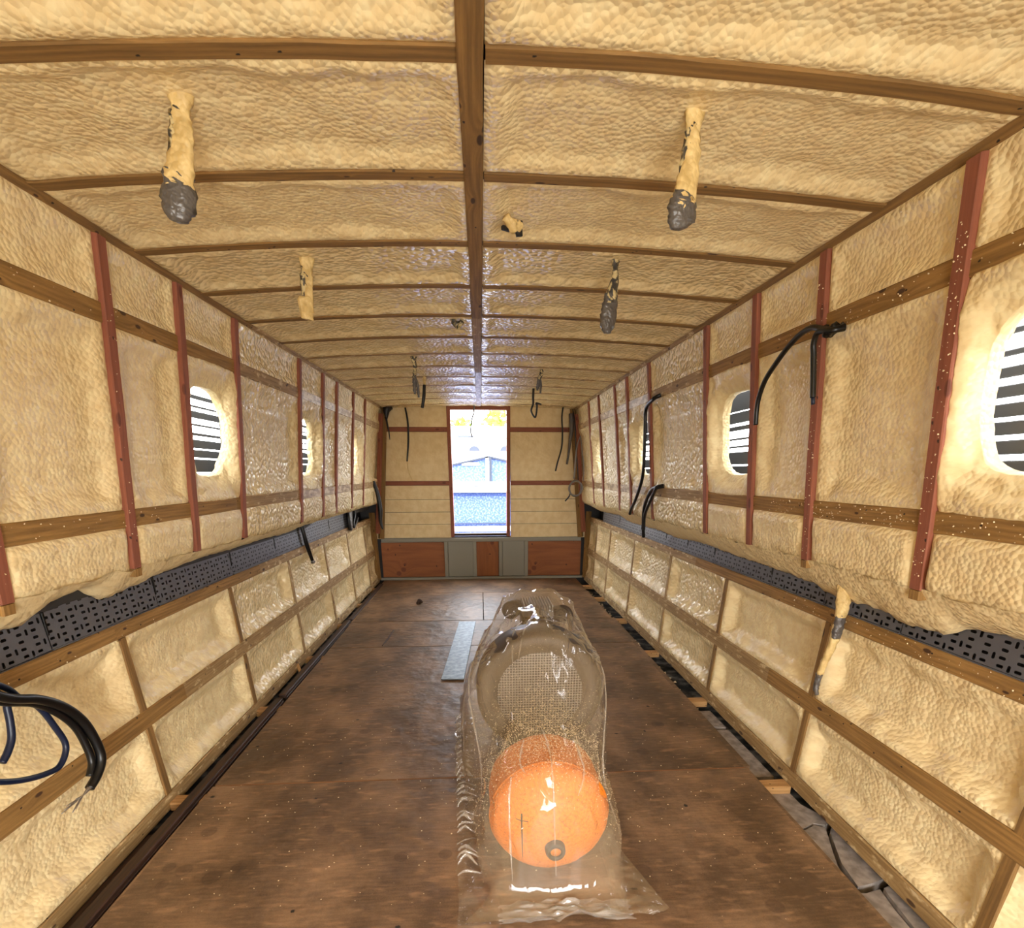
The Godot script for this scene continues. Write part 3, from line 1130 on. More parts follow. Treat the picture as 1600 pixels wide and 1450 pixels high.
func trays() -> void:
	for s in 2:
		var t := thing("cable_tray", ["dark grey perforated steel cable tray along the left side under the foam lip", "dark grey perforated steel cable tray along the right side under the foam lip"][s], "cable tray", "perforated cable trays")
		var joints: Array = [[0.35, 0.95, 1.629, 2.192, 2.879, 3.5, 4.1, 4.75, 5.4], [0.35, 1.0, 1.55, 1.95, 2.347, 2.97, 3.38, 3.787, 4.4, 5.1, 5.8]][s]
		for i in joints.size() - 1:
			var z0: float = joints[i] + 0.002
			var z1: float = joints[i + 1] - 0.002
			var at := func(z: float, y: float) -> Vector3: return hull(s, z, y, -0.004)
			var st := st_new(false)
			var nc := int((z1 - z0) / 0.0245)
			nc -= nc % 2
			var w := (z1 - z0) / nc
			for c in nc:
				var a := z0 + c * w
				var yb := height("T", s, a) - 0.002
				var col := c % 4
				for r in (6 if z0 < 1.7 else 7):
					var y0 := yb + 0.004 + r * 0.0225
					if col % 2 == 0:
						slot_cell(st, at, a, a + w, y0, y0 + 0.0225, false)
					elif (r == 1 and col == 1) or (r == 4 and col == 1) or (r == 0 and col == 3) or (r == 3 and col == 3):
						slot_cell(st, at, a, a + w, y0, y0 + 0.0225, true)
					else:
						quad(st, at.call(a, y0), at.call(a + w, y0), at.call(a + w, y0 + 0.0225), at.call(a, y0 + 0.0225))
			# folded lips at the top and bottom edges
			var yb2 := height("T", s, (z0 + z1) / 2) - 0.002
			var x := sgn(s)
			box_into(st, at.call((z0 + z1) / 2, yb2 + 0.001) + V(x * 0.012, 0, 0), V(0.03, 0.004, z1 - z0))
			box_into(st, at.call((z0 + z1) / 2, yb2 + (0.141 if z0 < 1.7 else 0.1635)) + V(x * 0.012, 0, 0), V(0.03, 0.004, z1 - z0))
			obj("tray_section", done(st), m.tray, t)
			if i > 0:
				obj("joint_slot", box(at.call(z0 + 0.002, yb2 + 0.085) + V(-x * 0.002, 0, 0), V(0.004, 0.075, 0.008), 0.001), m.black, t)


# ---------------------------------------------------------------- compressor under its film
func compressor() -> void:
	var c := V(0.205, 0.208, -1.455)
	var t := thing("air_compressor", "orange tank air compressor with grey pump and mesh fan guard, wrapped in clear plastic", "compressor")
	var prof := []
	for k in 13:
		var g := k / 12.0 * PI / 2
		prof.append(Vector2(0.2 * sin(g), -0.11 * cos(g)))
	for k in range(1, 5):
		prof.append(Vector2(0.2, k * 0.04))
	for k in range(1, 13):
		var g := PI / 2 + k / 12.0 * PI / 2
		prof.append(Vector2(0.2 * sin(g), 0.18 - 0.06 * cos(g)))
	var tank := obj("tank", lathe(prof, c, Vector3.FORWARD, 48, 0.004), m.orange, t)
	obj("drain_plug", lathe([Vector2(0.017, -0.128), Vector2(0.019, -0.134), Vector2(0.029, -0.134), Vector2(0.032, -0.126), Vector2(0.034, -0.09), Vector2(0.03, -0.06)], c + V(0.006, -0.05, 0.0), Vector3.FORWARD, 24), m.dark_iron, tank)
	obj("plug_face", lathe([Vector2(0, -0.126), Vector2(0.019, -0.126), Vector2(0.019, -0.09)], c + V(0.006, -0.05, 0.0), Vector3.FORWARD, 20), m.orange, tank)
	var dome := func(dx: float, dy: float) -> Vector3: return c + V(dx, dy, 0.111 * sqrt(maxf(0.0, 1.0 - (dx * dx + dy * dy) / 0.04)))
	obj("marker_line", tube([dome.call(-0.1, 0.07), dome.call(-0.1, 0.02), dome.call(-0.098, -0.05), dome.call(-0.095, -0.11)], [0.003, 0.0022, 0.001], 6), m.black, tank)
	obj("marker_line", tube([dome.call(-0.118, 0.05), dome.call(-0.1, 0.047), dome.call(-0.08, 0.047)], [0.0014], 6), m.black, tank)
	obj("weld_seam", lathe([Vector2(0.2, -0.006), Vector2(0.2035, -0.002), Vector2(0.2035, 0.004), Vector2(0.2, 0.008)], c, Vector3.FORWARD, 48), m.orange, tank)
	for z in [1.56, 2.5]:
		var st := st_new(false)
		box_into(st, V(0.205, 0.03, -z), V(0.34, 0.06, 0.05), 0.005)
		box_into(st, V(0.205 - 0.13, 0.075, -z), V(0.05, 0.09, 0.05), 0.005)
		box_into(st, V(0.205 + 0.13, 0.075, -z), V(0.05, 0.09, 0.05), 0.005)
		obj("foot", done(st), m.dark_iron, t)
	obj("deck_plate", box(V(0.23, 0.11, -2.12), V(0.36, 0.06, 0.9), 0.003), m.dark_iron, t)
	# belt guard: a deep round housing with a mesh front
	var gc := V(0.22, 0.452, -1.90)
	obj("guard_housing", lathe([Vector2(0.17, 0.02), Vector2(0.178, 0.0), Vector2(0.242, -0.006), Vector2(0.256, 0.01), Vector2(0.26, 0.14), Vector2(0.245, 0.155), Vector2(0.05, 0.118)], gc, Vector3.FORWARD, 48), m.iron, t)
	var st := st_new(false)
	for k in range(-15, 16):
		var d := k * 0.0112
		var h := sqrt(maxf(0.0, 0.174 * 0.174 - d * d))
		box_into(st, gc + V(d, 0, -0.008), V(0.002, 2 * h, 0.0022))
		box_into(st, gc + V(0, d, -0.0055), V(2 * h, 0.0022, 0.0022))
	obj("guard_mesh", done(st), m.alu, t)
	obj("flywheel", lathe([Vector2(0.0, 0.035), Vector2(0.05, 0.035), Vector2(0.06, 0.055), Vector2(0.15, 0.06), Vector2(0.15, 0.06), Vector2(0.165, 0.06), Vector2(0.165, 0.1), Vector2(0.0, 0.1)], gc, Vector3.FORWARD, 40), m.dark_iron, t)
	# pump: crankcase, finned barrel and head, two air filters
	obj("crankcase", box(V(0.255, 0.44, -2.42), V(0.22, 0.24, 0.28), 0.02), m.iron, t)
	obj("bed_frame", box(V(0.25, 0.23, -2.3), V(0.3, 0.2, 0.55), 0.01), m.dark_iron, t)
	var barrel := st_new(false)
	box_into(barrel, V(0.26, 0.575, -2.45), V(0.12, 0.14, 0.14), 0.006)
	for k in 7:
		box_into(barrel, V(0.26, 0.53 + k * 0.0165, -2.45), V(0.155, 0.006, 0.18), 0.002)
	obj("cylinder", done(barrel), m.iron, t)
	var head := st_new(false)
	box_into(head, V(0.26, 0.662, -2.46), V(0.15, 0.04, 0.17), 0.005)
	for k in 11:
		box_into(head, V(0.193 + k * 0.0135, 0.678, -2.46), V(0.005, 0.05, 0.19), 0.0015)
	obj("cylinder_head", done(head), m.alu, t)
	obj("air_filter", lathe([Vector2(0, -0.045), Vector2(0.034, -0.045), Vector2(0.044, -0.036), Vector2(0.044, 0.036), Vector2(0.034, 0.045), Vector2(0, 0.045)], V(0.142, 0.662, -2.47), Vector3(0.35, 0, -0.94), 24), m.dark_iron, t)
	obj("delivery_pipe", tube([V(0.335, 0.67, -2.42), V(0.385, 0.685, -2.4), V(0.418, 0.66, -2.38), V(0.42, 0.58, -2.38), V(0.40, 0.5, -2.38), V(0.38, 0.43, -2.4)], [0.011], 10), m.iron, t)
	obj("pressure_switch", box(V(0.385, 0.625, -2.5), V(0.07, 0.075, 0.08), 0.008), m.iron, t)
	obj("motor", lathe([Vector2(0, -0.01), Vector2(0.06, -0.01), Vector2(0.078, 0.0), Vector2(0.078, 0.22), Vector2(0.07, 0.25), Vector2(0, 0.25)], V(0.45, 0.45, -2.25), Vector3.FORWARD, 28), m.dark_iron, t)


func film() -> void:
	var t := thing("plastic_sheet", "clear crumpled plastic sheet draped over the compressor, dusted with foam crumbs", "plastic sheet")
	# cross-sections from front to back: distance, then seven points (x, y)
	var sec := [
		[1.215, [-0.08, 0.006], [0.02, 0.01], [0.1, 0.016], [0.2, 0.02], [0.3, 0.018], [0.38, 0.012], [0.42, 0.006]],
		[1.29, [-0.02, 0.008], [0.03, 0.035], [0.1, 0.05], [0.2, 0.045], [0.3, 0.05], [0.4, 0.03], [0.44, 0.008]],
		[1.345, [0.0, 0.008], [0.015, 0.10], [0.08, 0.25], [0.205, 0.31], [0.33, 0.25], [0.42, 0.10], [0.45, 0.008]],
		[1.41, [-0.03, 0.008], [-0.03, 0.17], [0.07, 0.36], [0.205, 0.415], [0.345, 0.36], [0.43, 0.18], [0.46, 0.008]],
		[1.54, [-0.045, 0.008], [-0.035, 0.20], [0.05, 0.40], [0.205, 0.452], [0.35, 0.40], [0.445, 0.20], [0.475, 0.008]],
		[1.70, [-0.075, 0.008], [-0.05, 0.22], [0.05, 0.43], [0.20, 0.53], [0.37, 0.43], [0.45, 0.21], [0.475, 0.008]],
		[1.87, [-0.10, 0.008], [-0.085, 0.26], [-0.03, 0.56], [0.23, 0.735], [0.45, 0.57], [0.49, 0.28], [0.485, 0.008]],
		[2.08, [-0.11, 0.008], [-0.10, 0.28], [-0.035, 0.56], [0.23, 0.73], [0.48, 0.56], [0.52, 0.28], [0.51, 0.008]],
		[2.34, [-0.12, 0.008], [-0.10, 0.30], [0.02, 0.58], [0.22, 0.715], [0.45, 0.62], [0.56, 0.34], [0.55, 0.008]],
		[2.47, [-0.13, 0.008], [-0.09, 0.32], [0.09, 0.69], [0.22, 0.745], [0.43, 0.70], [0.55, 0.35], [0.56, 0.008]],
		[2.56, [-0.14, 0.008], [-0.08, 0.32], [0.10, 0.69], [0.22, 0.735], [0.43, 0.69], [0.55, 0.33], [0.56, 0.008]],
		[2.72, [-0.15, 0.008], [-0.08, 0.18], [0.08, 0.42], [0.22, 0.48], [0.42, 0.44], [0.55, 0.2], [0.57, 0.008]],
		[2.9, [-0.16, 0.008], [-0.05, 0.05], [0.08, 0.09], [0.22, 0.1], [0.42, 0.08], [0.55, 0.04], [0.6, 0.008]]]
	var rows := []
	var nr := 110
	var nc := 72
	for i in nr + 1:
		var f := float(i) / nr * (sec.size() - 1)
		var k := mini(int(f), sec.size() - 2)
		var w := f - k
		var pts := []
		for j in range(1, 8):
			var q := []
			for e in [k - 1, k, k + 1, k + 2]:
				var a: Array = sec[clampi(e, 0, sec.size() - 1)]
				q.append(V(a[j][0], a[j][1], -a[0]))
			# taut between folds: nearly straight, slightly rounded
			pts.append((q[1] as Vector3).lerp(q[2], w).lerp((q[1] as Vector3).cubic_interpolate(q[2], q[0], q[3], w), 0.6))
		var row := []
		for j in nc + 1:
			var g := float(j) / nc * 6.0
			var a := mini(int(g), 5)
			var u := g - a
			var p: Vector3 = pts[a].lerp(pts[a + 1], u).lerp((pts[a] as Vector3).cubic_interpolate(pts[a + 1], pts[maxi(a - 1, 0)], pts[mini(a + 2, 6)], u), 0.55)
			# long folds running from the peaks down to the front, and fine crumples
			var out := (p - V(0.2, 0.2, p.z)).normalized()
			var lift := smoothstep(0.0, 0.12, p.y)
			var fold := absf(nz.get_noise_3dv(V(p.x * 7.0 + p.z * 1.2, p.y * 5.0, p.z * 1.3)))
			var crumple := absf(nz.get_noise_3dv(p * 14.0 + V(40, 0, 0)))
			p += out * (maxf(-0.012, 0.055 * (0.22 - fold)) * lift + 0.007 * (crumple - 0.2))
			p.y = maxf(p.y, 0.006)
			row.append(p)
		rows.append(row)
	obj("drape", skin(rows), m.film, t)
	# sharp pleats along the drape, given as (row, column) shares
	for f in [[[0.85, 0.36], [0.7, 0.34], [0.55, 0.30], [0.40, 0.22], [0.3, 0.16]], [[0.80, 0.62], [0.66, 0.66], [0.5, 0.70], [0.36, 0.78], [0.24, 0.86]], [[0.60, 0.47], [0.54, 0.44], [0.48, 0.42]], [[0.60, 0.50], [0.54, 0.47], [0.48, 0.44]], [[0.36, 0.49], [0.3, 0.5], [0.22, 0.5], [0.1, 0.52]], [[0.34, 0.42], [0.29, 0.40], [0.25, 0.41]], [[0.34, 0.60], [0.27, 0.63], [0.2, 0.60]], [[0.26, 0.36], [0.2, 0.33], [0.1, 0.30]], [[0.72, 0.30], [0.6, 0.22], [0.5, 0.14]], [[0.76, 0.70], [0.66, 0.80], [0.6, 0.88]]]:
		var path := []
		for q in f:
			path.append((rows[int(q[0] * nr)][int(q[1] * nc)] as Vector3) + V(0, 0.003, 0.001))
		obj("pleat", tube(path, [0.001, 0.005, 0.003, 0.004, 0.001], 6, 0.004, 0.6, 10), m.pleat, t)
	# the spare film lying on the floor: a crinkled strip on the left, a tongue to the right, the front hem
	var flat := func(outline: Array, lift: float, seed_: float) -> ArrayMesh:
		var rr := []
		for i in outline.size():
			var o: Array = outline[i]
			var row := []
			for j in 15:
				var u := j / 14.0
				var p := V(lerpf(o[1], o[2], u), 0.0, -o[0])
				p.y = floor_y(o[0]) + 0.005 + lift * absf(nz.get_noise_3dv(V(p.x * 6.0, seed_, p.z * 17.0))) * sin(PI * clampf(u * 0.9 + 0.1, 0, 1))
				row.append(p)
			rr.append(row)
		return skin(rr)
	var a1 := []
	for i in 90:
		var z := lerpf(1.17, 2.62, i / 89.0)
		a1.append([z, lerpf(-0.095, -0.172, (z - 1.17) / 1.45) + 0.012 * nz.get_noise_2d(z * 14.0, 6.0), 0.03 - 0.09 * clampf((z - 1.3) * 2.0, 0, 1)])
	for k in 30:
		var z := lerpf(1.4, 2.6, (k + 0.6 * rng.randf()) / 30.0)
		var xl := lerpf(-0.095, -0.172, (z - 1.17) / 1.45)
		obj("pleat", tube([V(xl, 0.014, -z), V(xl + 0.03, 0.03 + 0.02 * rng.randf(), -z - rng.randf_range(-0.02, 0.02)), V(xl + rng.randf_range(0.06, 0.09), 0.02, -z - rng.randf_range(-0.03, 0.03))], [0.002, rng.randf_range(0.003, 0.009), 0.002], 6, 0.004, 0.5), m.pleat, t)
	obj("crinkled_edge", flat.call(a1, 0.07, 2.0), m.crinkle, t)
	var a2 := []
	for i in 40:
		var z := lerpf(1.215, 1.62, i / 39.0)
		a2.append([z, 0.40, lerpf(0.565, 0.47, clampf((z - 1.22) / 0.3, 0, 1)) if z > 1.232 else lerpf(0.5, 0.565, (z - 1.215) / 0.017)])
	obj("loose_corner", flat.call(a2, 0.03, 7.0), m.film, t)
	var a3 := []
	for i in 30:
		a3.append([lerpf(1.20, 1.275, i / 29.0), 0.02 + 0.02 * rng.randf(), 0.43 + 0.02 * rng.randf()])
	obj("front_hem", flat.call(a3, 0.08, 11.0), m.hem, t)
	# crumbs of foam lying on the film
	var mm := MultiMesh.new()
	mm.transform_format = MultiMesh.TRANSFORM_3D
	mm.mesh = crumb_mesh()
	mm.instance_count = 7500
	for i in 7500:
		var ri := int(clampf(rng.randfn(0.35, 0.055) * nr, 4, nr - 2))
		var ci := clampi(int(rng.randfn(0.5, 0.17) * nc), 2, nc - 2)
		var fu := rng.randf()
		var p: Vector3 = (rows[ri][ci] as Vector3).lerp(rows[ri][ci + 1], fu).lerp((rows[ri + 1][ci] as Vector3).lerp(rows[ri + 1][ci + 1], fu), rng.randf()) + V(0, 0.001, 0)
		mm.set_instance_transform(i, Transform3D(Basis(Vector3(rng.randf() - 0.5, 1, rng.randf() - 0.5).normalized(), rng.randf() * TAU).scaled(Vector3.ONE * rng.randf_range(0.2, 0.62)), p))
	var o := MultiMeshInstance3D.new()
	o.name = "foam_dust"
	o.multimesh = mm
	o.material_override = m.crumb
	o.set_meta("kind", "stuff")
	t.add_child(o, true)


func crumb_mesh() -> ArrayMesh:
	var st := st_new(false)
	var p := [V(0.003, 0, 0), V(-0.0025, 0.0006, 0.001), V(0.0005, 0.002, -0.002), V(-0.0005, -0.0012, -0.0022), V(0, 0.0005, 0.003)]
	for f in [[0, 2, 4], [2, 1, 4], [1, 3, 4], [3, 0, 4], [0, 3, 2], [1, 2, 3]]:
		tri(st, p[f[0]], p[f[1]], p[f[2]])
	return done(st)


func crumbs() -> void:
	var mm := MultiMesh.new()
	mm.transform_format = MultiMesh.TRANSFORM_3D
	mm.mesh = crumb_mesh()
	mm.instance_count = 1000
	for i in 1000:
		if i >= 700:  # larger scraps down in the gutters
			var zg := rng.randf_range(2.2, 6.0)
			mm.set_instance_transform(i, Transform3D(Basis(Vector3.UP, rng.randf() * TAU).scaled(Vector3.ONE * rng.randf_range(1.5, 6.0)), V(sgn(i % 2) * rng.randf_range(1.22, 1.32), -0.08, -zg)))
			continue
		var z := 1.0 + absf(rng.randfn(0.0, 1.1))
		z = minf(z, 6.2)
		var x := rng.randf_range(-1.17, 1.17)
		mm.set_instance_transform(i, Transform3D(Basis(Vector3.UP, rng.randf() * TAU).scaled(Vector3.ONE * rng.randf_range(0.3, 1.3)), V(x, floor_y(z) + 0.0015, -z)))
	var o := MultiMeshInstance3D.new()
	o.name = "foam_crumbs"
	o.multimesh = mm
	o.material_override = m.crumb
	add_child(o, true)
	tag(o, "tiny pale foam crumbs scattered over the brown plywood floor and gutters", "crumbs")
	o.set_meta("kind", "stuff")


# flecks of foam stuck to the timber nearest the camera
func specks(s: int, count: int) -> void:
	var wall: Node3D = get_node("wall_left" if s == 0 else "wall_right")
	var mm := MultiMesh.new()
	mm.transform_format = MultiMesh.TRANSFORM_3D
	mm.mesh = crumb_mesh()
	mm.instance_count = count
	for i in count:
		var k := rng.randi() % 6
		var z := rng.randf_range(0.95, 2.2)
		var p: Vector3
		if k < 3:
			var which: String = ["U", "L", "L"][k]
			p = cabin(s, z, height(which, s, z) + rng.randf_range(-0.026, 0.026), 0.005)
		elif k < 5:
			z = RED[s][1 + rng.randi() % 2] + rng.randf_range(-0.018, 0.018)
			p = cabin(s, z, rng.randf_range(1.0, 1.9), 0.016)
		else:
			p = hull(s, z, height("T", s, z) - 0.03 + rng.randf_range(-0.024, 0.024), 0.006)
		mm.set_instance_transform(i, Transform3D(Basis(Vector3(rng.randf(), rng.randf(), 0.3).normalized(), rng.randf() * TAU).scaled(Vector3.ONE * rng.randf_range(0.3, 1.1)), p))
	var o := MultiMeshInstance3D.new()
	o.name = "foam_specks"
	o.multimesh = mm
	o.material_override = m.crumb
	o.set_meta("kind", "stuff")
	wall.add_child(o, true)


# ---------------------------------------------------------------- hanging wire tails
func pendants() -> void:
	var q := [
		["wide foam-crusted wire tail with dark taped tip, ceiling left nearest the camera", V(-0.614, 2.06, -1.417), V(-0.664, 1.835, -1.417), 0.02, 0.023, 0.033, 0.62],
		["foam-crusted wire tail swelling into a grey taped bulb, ceiling right nearest the camera", V(0.485, 2.06, -1.409), V(0.472, 1.842, -1.409), 0.02, 0.024, 0.036, 0.45],
		["second foam-coated wire tail on the left of the ceiling, pale square end", V(-0.622, 2.06, -2.26), V(-0.644, 1.864, -2.26), 0.022, 0.017, 0.026, 0.0],
		["second wire tail on the right of the ceiling, mostly bare grey tape", V(0.516, 2.06, -2.22), V(0.491, 1.814, -2.22), 0.013, 0.018, 0.032, 0.85],
		["small dark forked wire tail on the far left of the ceiling", V(-0.440, 2.06, -3.957), V(-0.448, 1.829, -3.957), 0.018, 0.013, 0.012, 0.9],
		["small dark wire tail on the far right of the ceiling", V(0.471, 2.06, -4.231), V(0.434, 1.897, -4.231), 0.012, 0.016, 0.014, 0.9]]
	for i in q.size():
		var e: Array = q[i]
		var t := thing("wire_tail", e[0], "wire tail", "wire tails hanging from the ceiling")
		var a: Vector3 = e[1]
		var b: Vector3 = e[2]
		var share: float = e[6]
		var cut := a.lerp(b, 1.0 - 0.55 * share if share > 0 else 1.0)
		var mid := a.lerp(cut, 0.5) + V(0.006, 0, 0)
		var stem_mat: Material = m.coat if share < 0.7 else m.coat_mix
		obj("foam_stem", tube([a + V(0, 0.02, 0), a.lerp(cut, 0.2), mid, cut, cut.lerp(b, 0.15)], [e[3] * 1.7, e[3] * 0.85, e[4] * 0.85, lerpf(e[4], e[5], 0.6), e[5] * 0.85], 14, 0.007, 0.6, 6), stem_mat, t)
		if i < 3:
			obj("bare_patch", tube([a.lerp(cut, 0.16) + V(-e[3] * 0.25, 0, 0.004), a.lerp(cut, 0.45) + V(-e[3] * 0.4, 0, 0.004), a.lerp(cut, 0.95) + V(-e[4] * 0.3, 0, 0.0)], [e[3] * 0.5, e[3] * 0.62, e[4] * 0.5], 8, 0.008, 0.6), m.coat_mix, t)
		if share > 0.0:
			obj("taped_end", tube([cut + V(0, 0.015, 0), cut.lerp(b, 0.35), cut.lerp(b, 0.75), b + V(0.004, 0, 0)], [e[5] * 0.8, e[5] * 1.05, e[5] * 0.95, e[5] * 0.45], 14, 0.008, 0.55, 6), m.tape, t)
		else:
			obj("square_end", box(b + V(0, 0.035, 0), V(0.05, 0.07, 0.03), 0.009, Basis(Vector3.BACK, 0.1)), m.coat, t)
		if i >= 4:
			obj("second_core", tube([cut, cut.lerp(b, 0.5) + V(0.02, 0, 0), b + V(0.026, -0.02, 0)], [0.009, 0.01, 0.007], 8, 0.004), m.tape, t)


# ---------------------------------------------------------------- cables
func cable(called: String, label: String, pts: Array, r: Array, mt: Material) -> Node3D:
	var t := thing(called, label, "cable")
	obj("sheath", tube(pts, r, 12, 0.0, 1.0, 8), mt, t)
	return t


func cables() -> void:
	cable("blue_cable", "blue cable looping out of the frame at the lower left, longer loop", [V(-1.30, 0.87, -1.20), V(-1.287, 0.769, -1.332), V(-1.285, 0.718, -1.37), V(-1.282, 0.668, -1.414), V(-1.278, 0.593, -1.44), V(-1.275, 0.521, -1.454), V(-1.273, 0.478, -1.416), V(-1.273, 0.479, -1.369), V(-1.275, 0.501, -1.302), V(-1.277, 0.536, -1.237), V(-1.28, 0.596, -1.157)], [0.0085], m.blue)
	cable("blue_cable", "short blue cable end hanging at the left edge inside the longer loop", [V(-1.305, 0.86, -1.215), V(-1.296, 0.744, -1.333), V(-1.294, 0.695, -1.337), V(-1.291, 0.626, -1.321), V(-1.289, 0.592, -1.295), V(-1.288, 0.574, -1.27)], [0.009], m.blue)
	var th := thing("black_cable", "thick black cable curving down at the lower left with bare wire strands", "cable")
	obj("sheath", tube([V(-1.285, 0.85, -1.19), V(-1.256, 0.748, -1.301), V(-1.254, 0.702, -1.39), V(-1.251, 0.646, -1.458), V(-1.247, 0.574, -1.505), V(-1.243, 0.491, -1.525), V(-1.24, 0.434, -1.523), V(-1.238, 0.396, -1.49), V(-1.238, 0.373, -1.447)], [0.013, 0.0135, 0.014, 0.014, 0.013], 14, 0.0, 1.0, 8), m.black, th)
	obj("sheath", tube([V(-1.30, 0.83, -1.19), V(-1.276, 0.738, -1.301), V(-1.272, 0.69, -1.39), V(-1.268, 0.632, -1.45), V(-1.263, 0.565, -1.49), V(-1.259, 0.491, -1.505), V(-1.255, 0.434, -1.503), V(-1.25, 0.4, -1.475)], [0.011], 12, 0.0, 1.0, 8), m.black, th)
	for k in 9:
		var e := V(-1.238 + rng.randf_range(-0.02, 0.02), 0.358 + rng.randf_range(-0.012, 0.014), -1.375 + rng.randf_range(-0.03, 0.03))
		obj("bare_strand", tube([V(-1.238, 0.378, -1.452) + V(rng.randf_range(-0.006, 0.006), rng.randf_range(-0.006, 0.006), 0), V(-1.238, 0.368, -1.418), e], [0.0028, 0.0025, 0.0015], 6), m.wire, th)
	var sp := thing("black_strap", "black flat cable hanging over the left tray with a cut end", "cable")
	obj("sheath", tube([V(-1.31, 0.985, -3.99), V(-1.351, 0.96, -4.007), V(-1.345, 0.87, -4.02), V(-1.341, 0.78, -4.046), V(-1.334, 0.658, -4.103)], [0.008, 0.014, 0.015, 0.016, 0.013], 10, 0.0, 0.5, 8), m.black, sp)
	obj("cut_end", box(V(-1.333, 0.645, -4.11), V(0.02, 0.018, 0.05), 0.003), m.tape, sp)
	var bd := thing("cable_bundle", "grey and black bundle of cables slung over the far end of the left tray", "cable bundle")
	for k in 4:
		obj("sheath", tube([V(-1.345 + 0.004 * k, 0.96, -5.50 + 0.05 * k), V(-1.337 + 0.004 * k, 0.877, -5.44 + 0.04 * k), V(-1.332 + 0.004 * k, 0.765, -5.42 + 0.03 * k)], [0.018, 0.02, 0.016], 10), m.tape if k < 3 else m.black, bd)
	obj("loop", tube([V(-1.321, 0.957, -5.424), V(-1.32, 0.954, -5.529), V(-1.317, 0.9, -5.551), V(-1.314, 0.823, -5.45), V(-1.312, 0.786, -5.47), V(-1.314, 0.862, -5.67)], [0.013], 10, 0.0, 1.0, 8), m.black, bd)
	var cl := cable("black_cable", "thick black cable hanging in the far left corner beside the tray", [V(-1.206, 1.226, -6.1), V(-1.168, 1.088, -6.1), V(-1.153, 0.92, -6.1), V(-1.16, 0.788, -6.1), V(-1.142, 0.697, -6.1)], [0.018, 0.022, 0.028, 0.02, 0.008], m.black)
	obj("thin_core", tube([V(-1.208, 1.213, -6.1), V(-1.238, 1.102, -6.1), V(-1.268, 1.012, -6.1)], [0.005], 6), m.grey_cable, cl)
	var ct := thing("black_cable", "black cable dropping from a dark funnel at the top far left corner", "cable")
	obj("funnel", tube([V(-1.03, 2.03, -6.4), V(-1.048, 1.985, -6.38), V(-1.054, 1.9, -6.36)], [0.055, 0.04, 0.012], 10, 0.012), m.black, ct)
	obj("sheath", tube([V(-1.054, 1.9, -6.36), V(-1.04, 1.80, -6.35), V(-1.033, 1.764, -6.35), V(-1.029, 1.676, -6.35)], [0.012, 0.01, 0.007, 0.004], 8), m.black, ct)
	var fl := cable("black_cable", "thin black cable hanging down the far wall left of the doorway", [V(-0.842, 2.02, -6.42), V(-0.823, 1.872, -6.42), V(-0.829, 1.667, -6.42), V(-0.858, 1.443, -6.42)], [0.01, 0.011, 0.011, 0.009], m.black)
	obj("bare_strand", tube([V(-0.858, 1.443, -6.42), V(-0.85, 1.343, -6.42), V(-0.809, 1.228, -6.42)], [0.005, 0.004, 0.003], 6), m.coat, fl)
	cable("grey_cable", "grey cable dangling from the door head in front of the open doorway", [V(-0.049, 2.092, -6.44), V(-0.058, 2.052, -6.42), V(-0.067, 1.967, -6.42), V(-0.091, 1.89, -6.42), V(-0.104, 1.766, -6.42), V(-0.089, 1.704, -6.42)], [0.008], m.tape)
	var ci := thing("black_cable", "stout black cable end hanging from the far ceiling left of the spine", "cable")
	obj("foam_stub", tube([V(-0.437, 2.06, -4.6), V(-0.438, 2.02, -4.6), V(-0.44, 1.979, -4.6)], [0.02, 0.012, 0.009], 8, 0.005), m.coat, ci)
	obj("sheath", tube([V(-0.44, 1.985, -4.6), V(-0.45, 1.892, -4.6), V(-0.467, 1.814, -4.6)], [0.013, 0.014, 0.012], 10), m.black, ci)
	cable("black_cable", "small looped black cable hanging from the far ceiling right of the doorway", [V(0.503, 2.06, -5.2), V(0.499, 1.98, -5.2), V(0.5, 1.921, -5.2), V(0.483, 1.866, -5.2), V(0.501, 1.822, -5.2), V(0.525, 1.811, -5.2), V(0.536, 1.904, -5.2), V(0.53, 1.925, -5.2), V(0.578, 1.915, -5.2)], [0.012, 0.011, 0.009, 0.008, 0.008, 0.011, 0.006], m.black)
	cable("black_cable", "thin black cable curving down the far wall right of the doorway", [V(0.97, 2.061, -6.42), V(0.955, 1.932, -6.42), V(0.966, 1.76, -6.42), V(0.961, 1.595, -6.42), V(0.916, 1.427, -6.42), V(0.895, 1.333, -6.42)], [0.009], m.black)
	cable("black_cable", "ragged dark cable tails bunched in the far right corner", [V(1.053, 1.96, -6.38), V(1.065, 1.819, -6.37), V(1.051, 1.659, -6.37), V(1.037, 1.519, -6.37), V(1.021, 1.408, -6.37)], [0.025, 0.028, 0.018, 0.013, 0.012], m.tape)
	cable("black_cable", "dark thin cable running down beside the far right corner timber", [V(1.064, 2.0, -6.33), V(1.092, 1.819, -6.3), V(1.112, 1.586, -6.3), V(1.152, 1.231, -6.3)], [0.007], m.black)
	var gc := thing("grey_cable", "grey cable coiled into a loop at the far right corner", "cable")
	obj("sheath", tube([V(1.141, 1.71, -6.2), V(1.102, 1.574, -6.2), V(1.084, 1.246, -6.2)], [0.006, 0.008, 0.011], 8), m.grey_cable, gc)
	obj("sheath", tube([V(1.141, 1.71, -6.2), V(1.176, 1.492, -6.2), V(1.195, 1.359, -6.2), V(1.192, 1.22, -6.2)], [0.005], 8), m.grey_cable, gc)
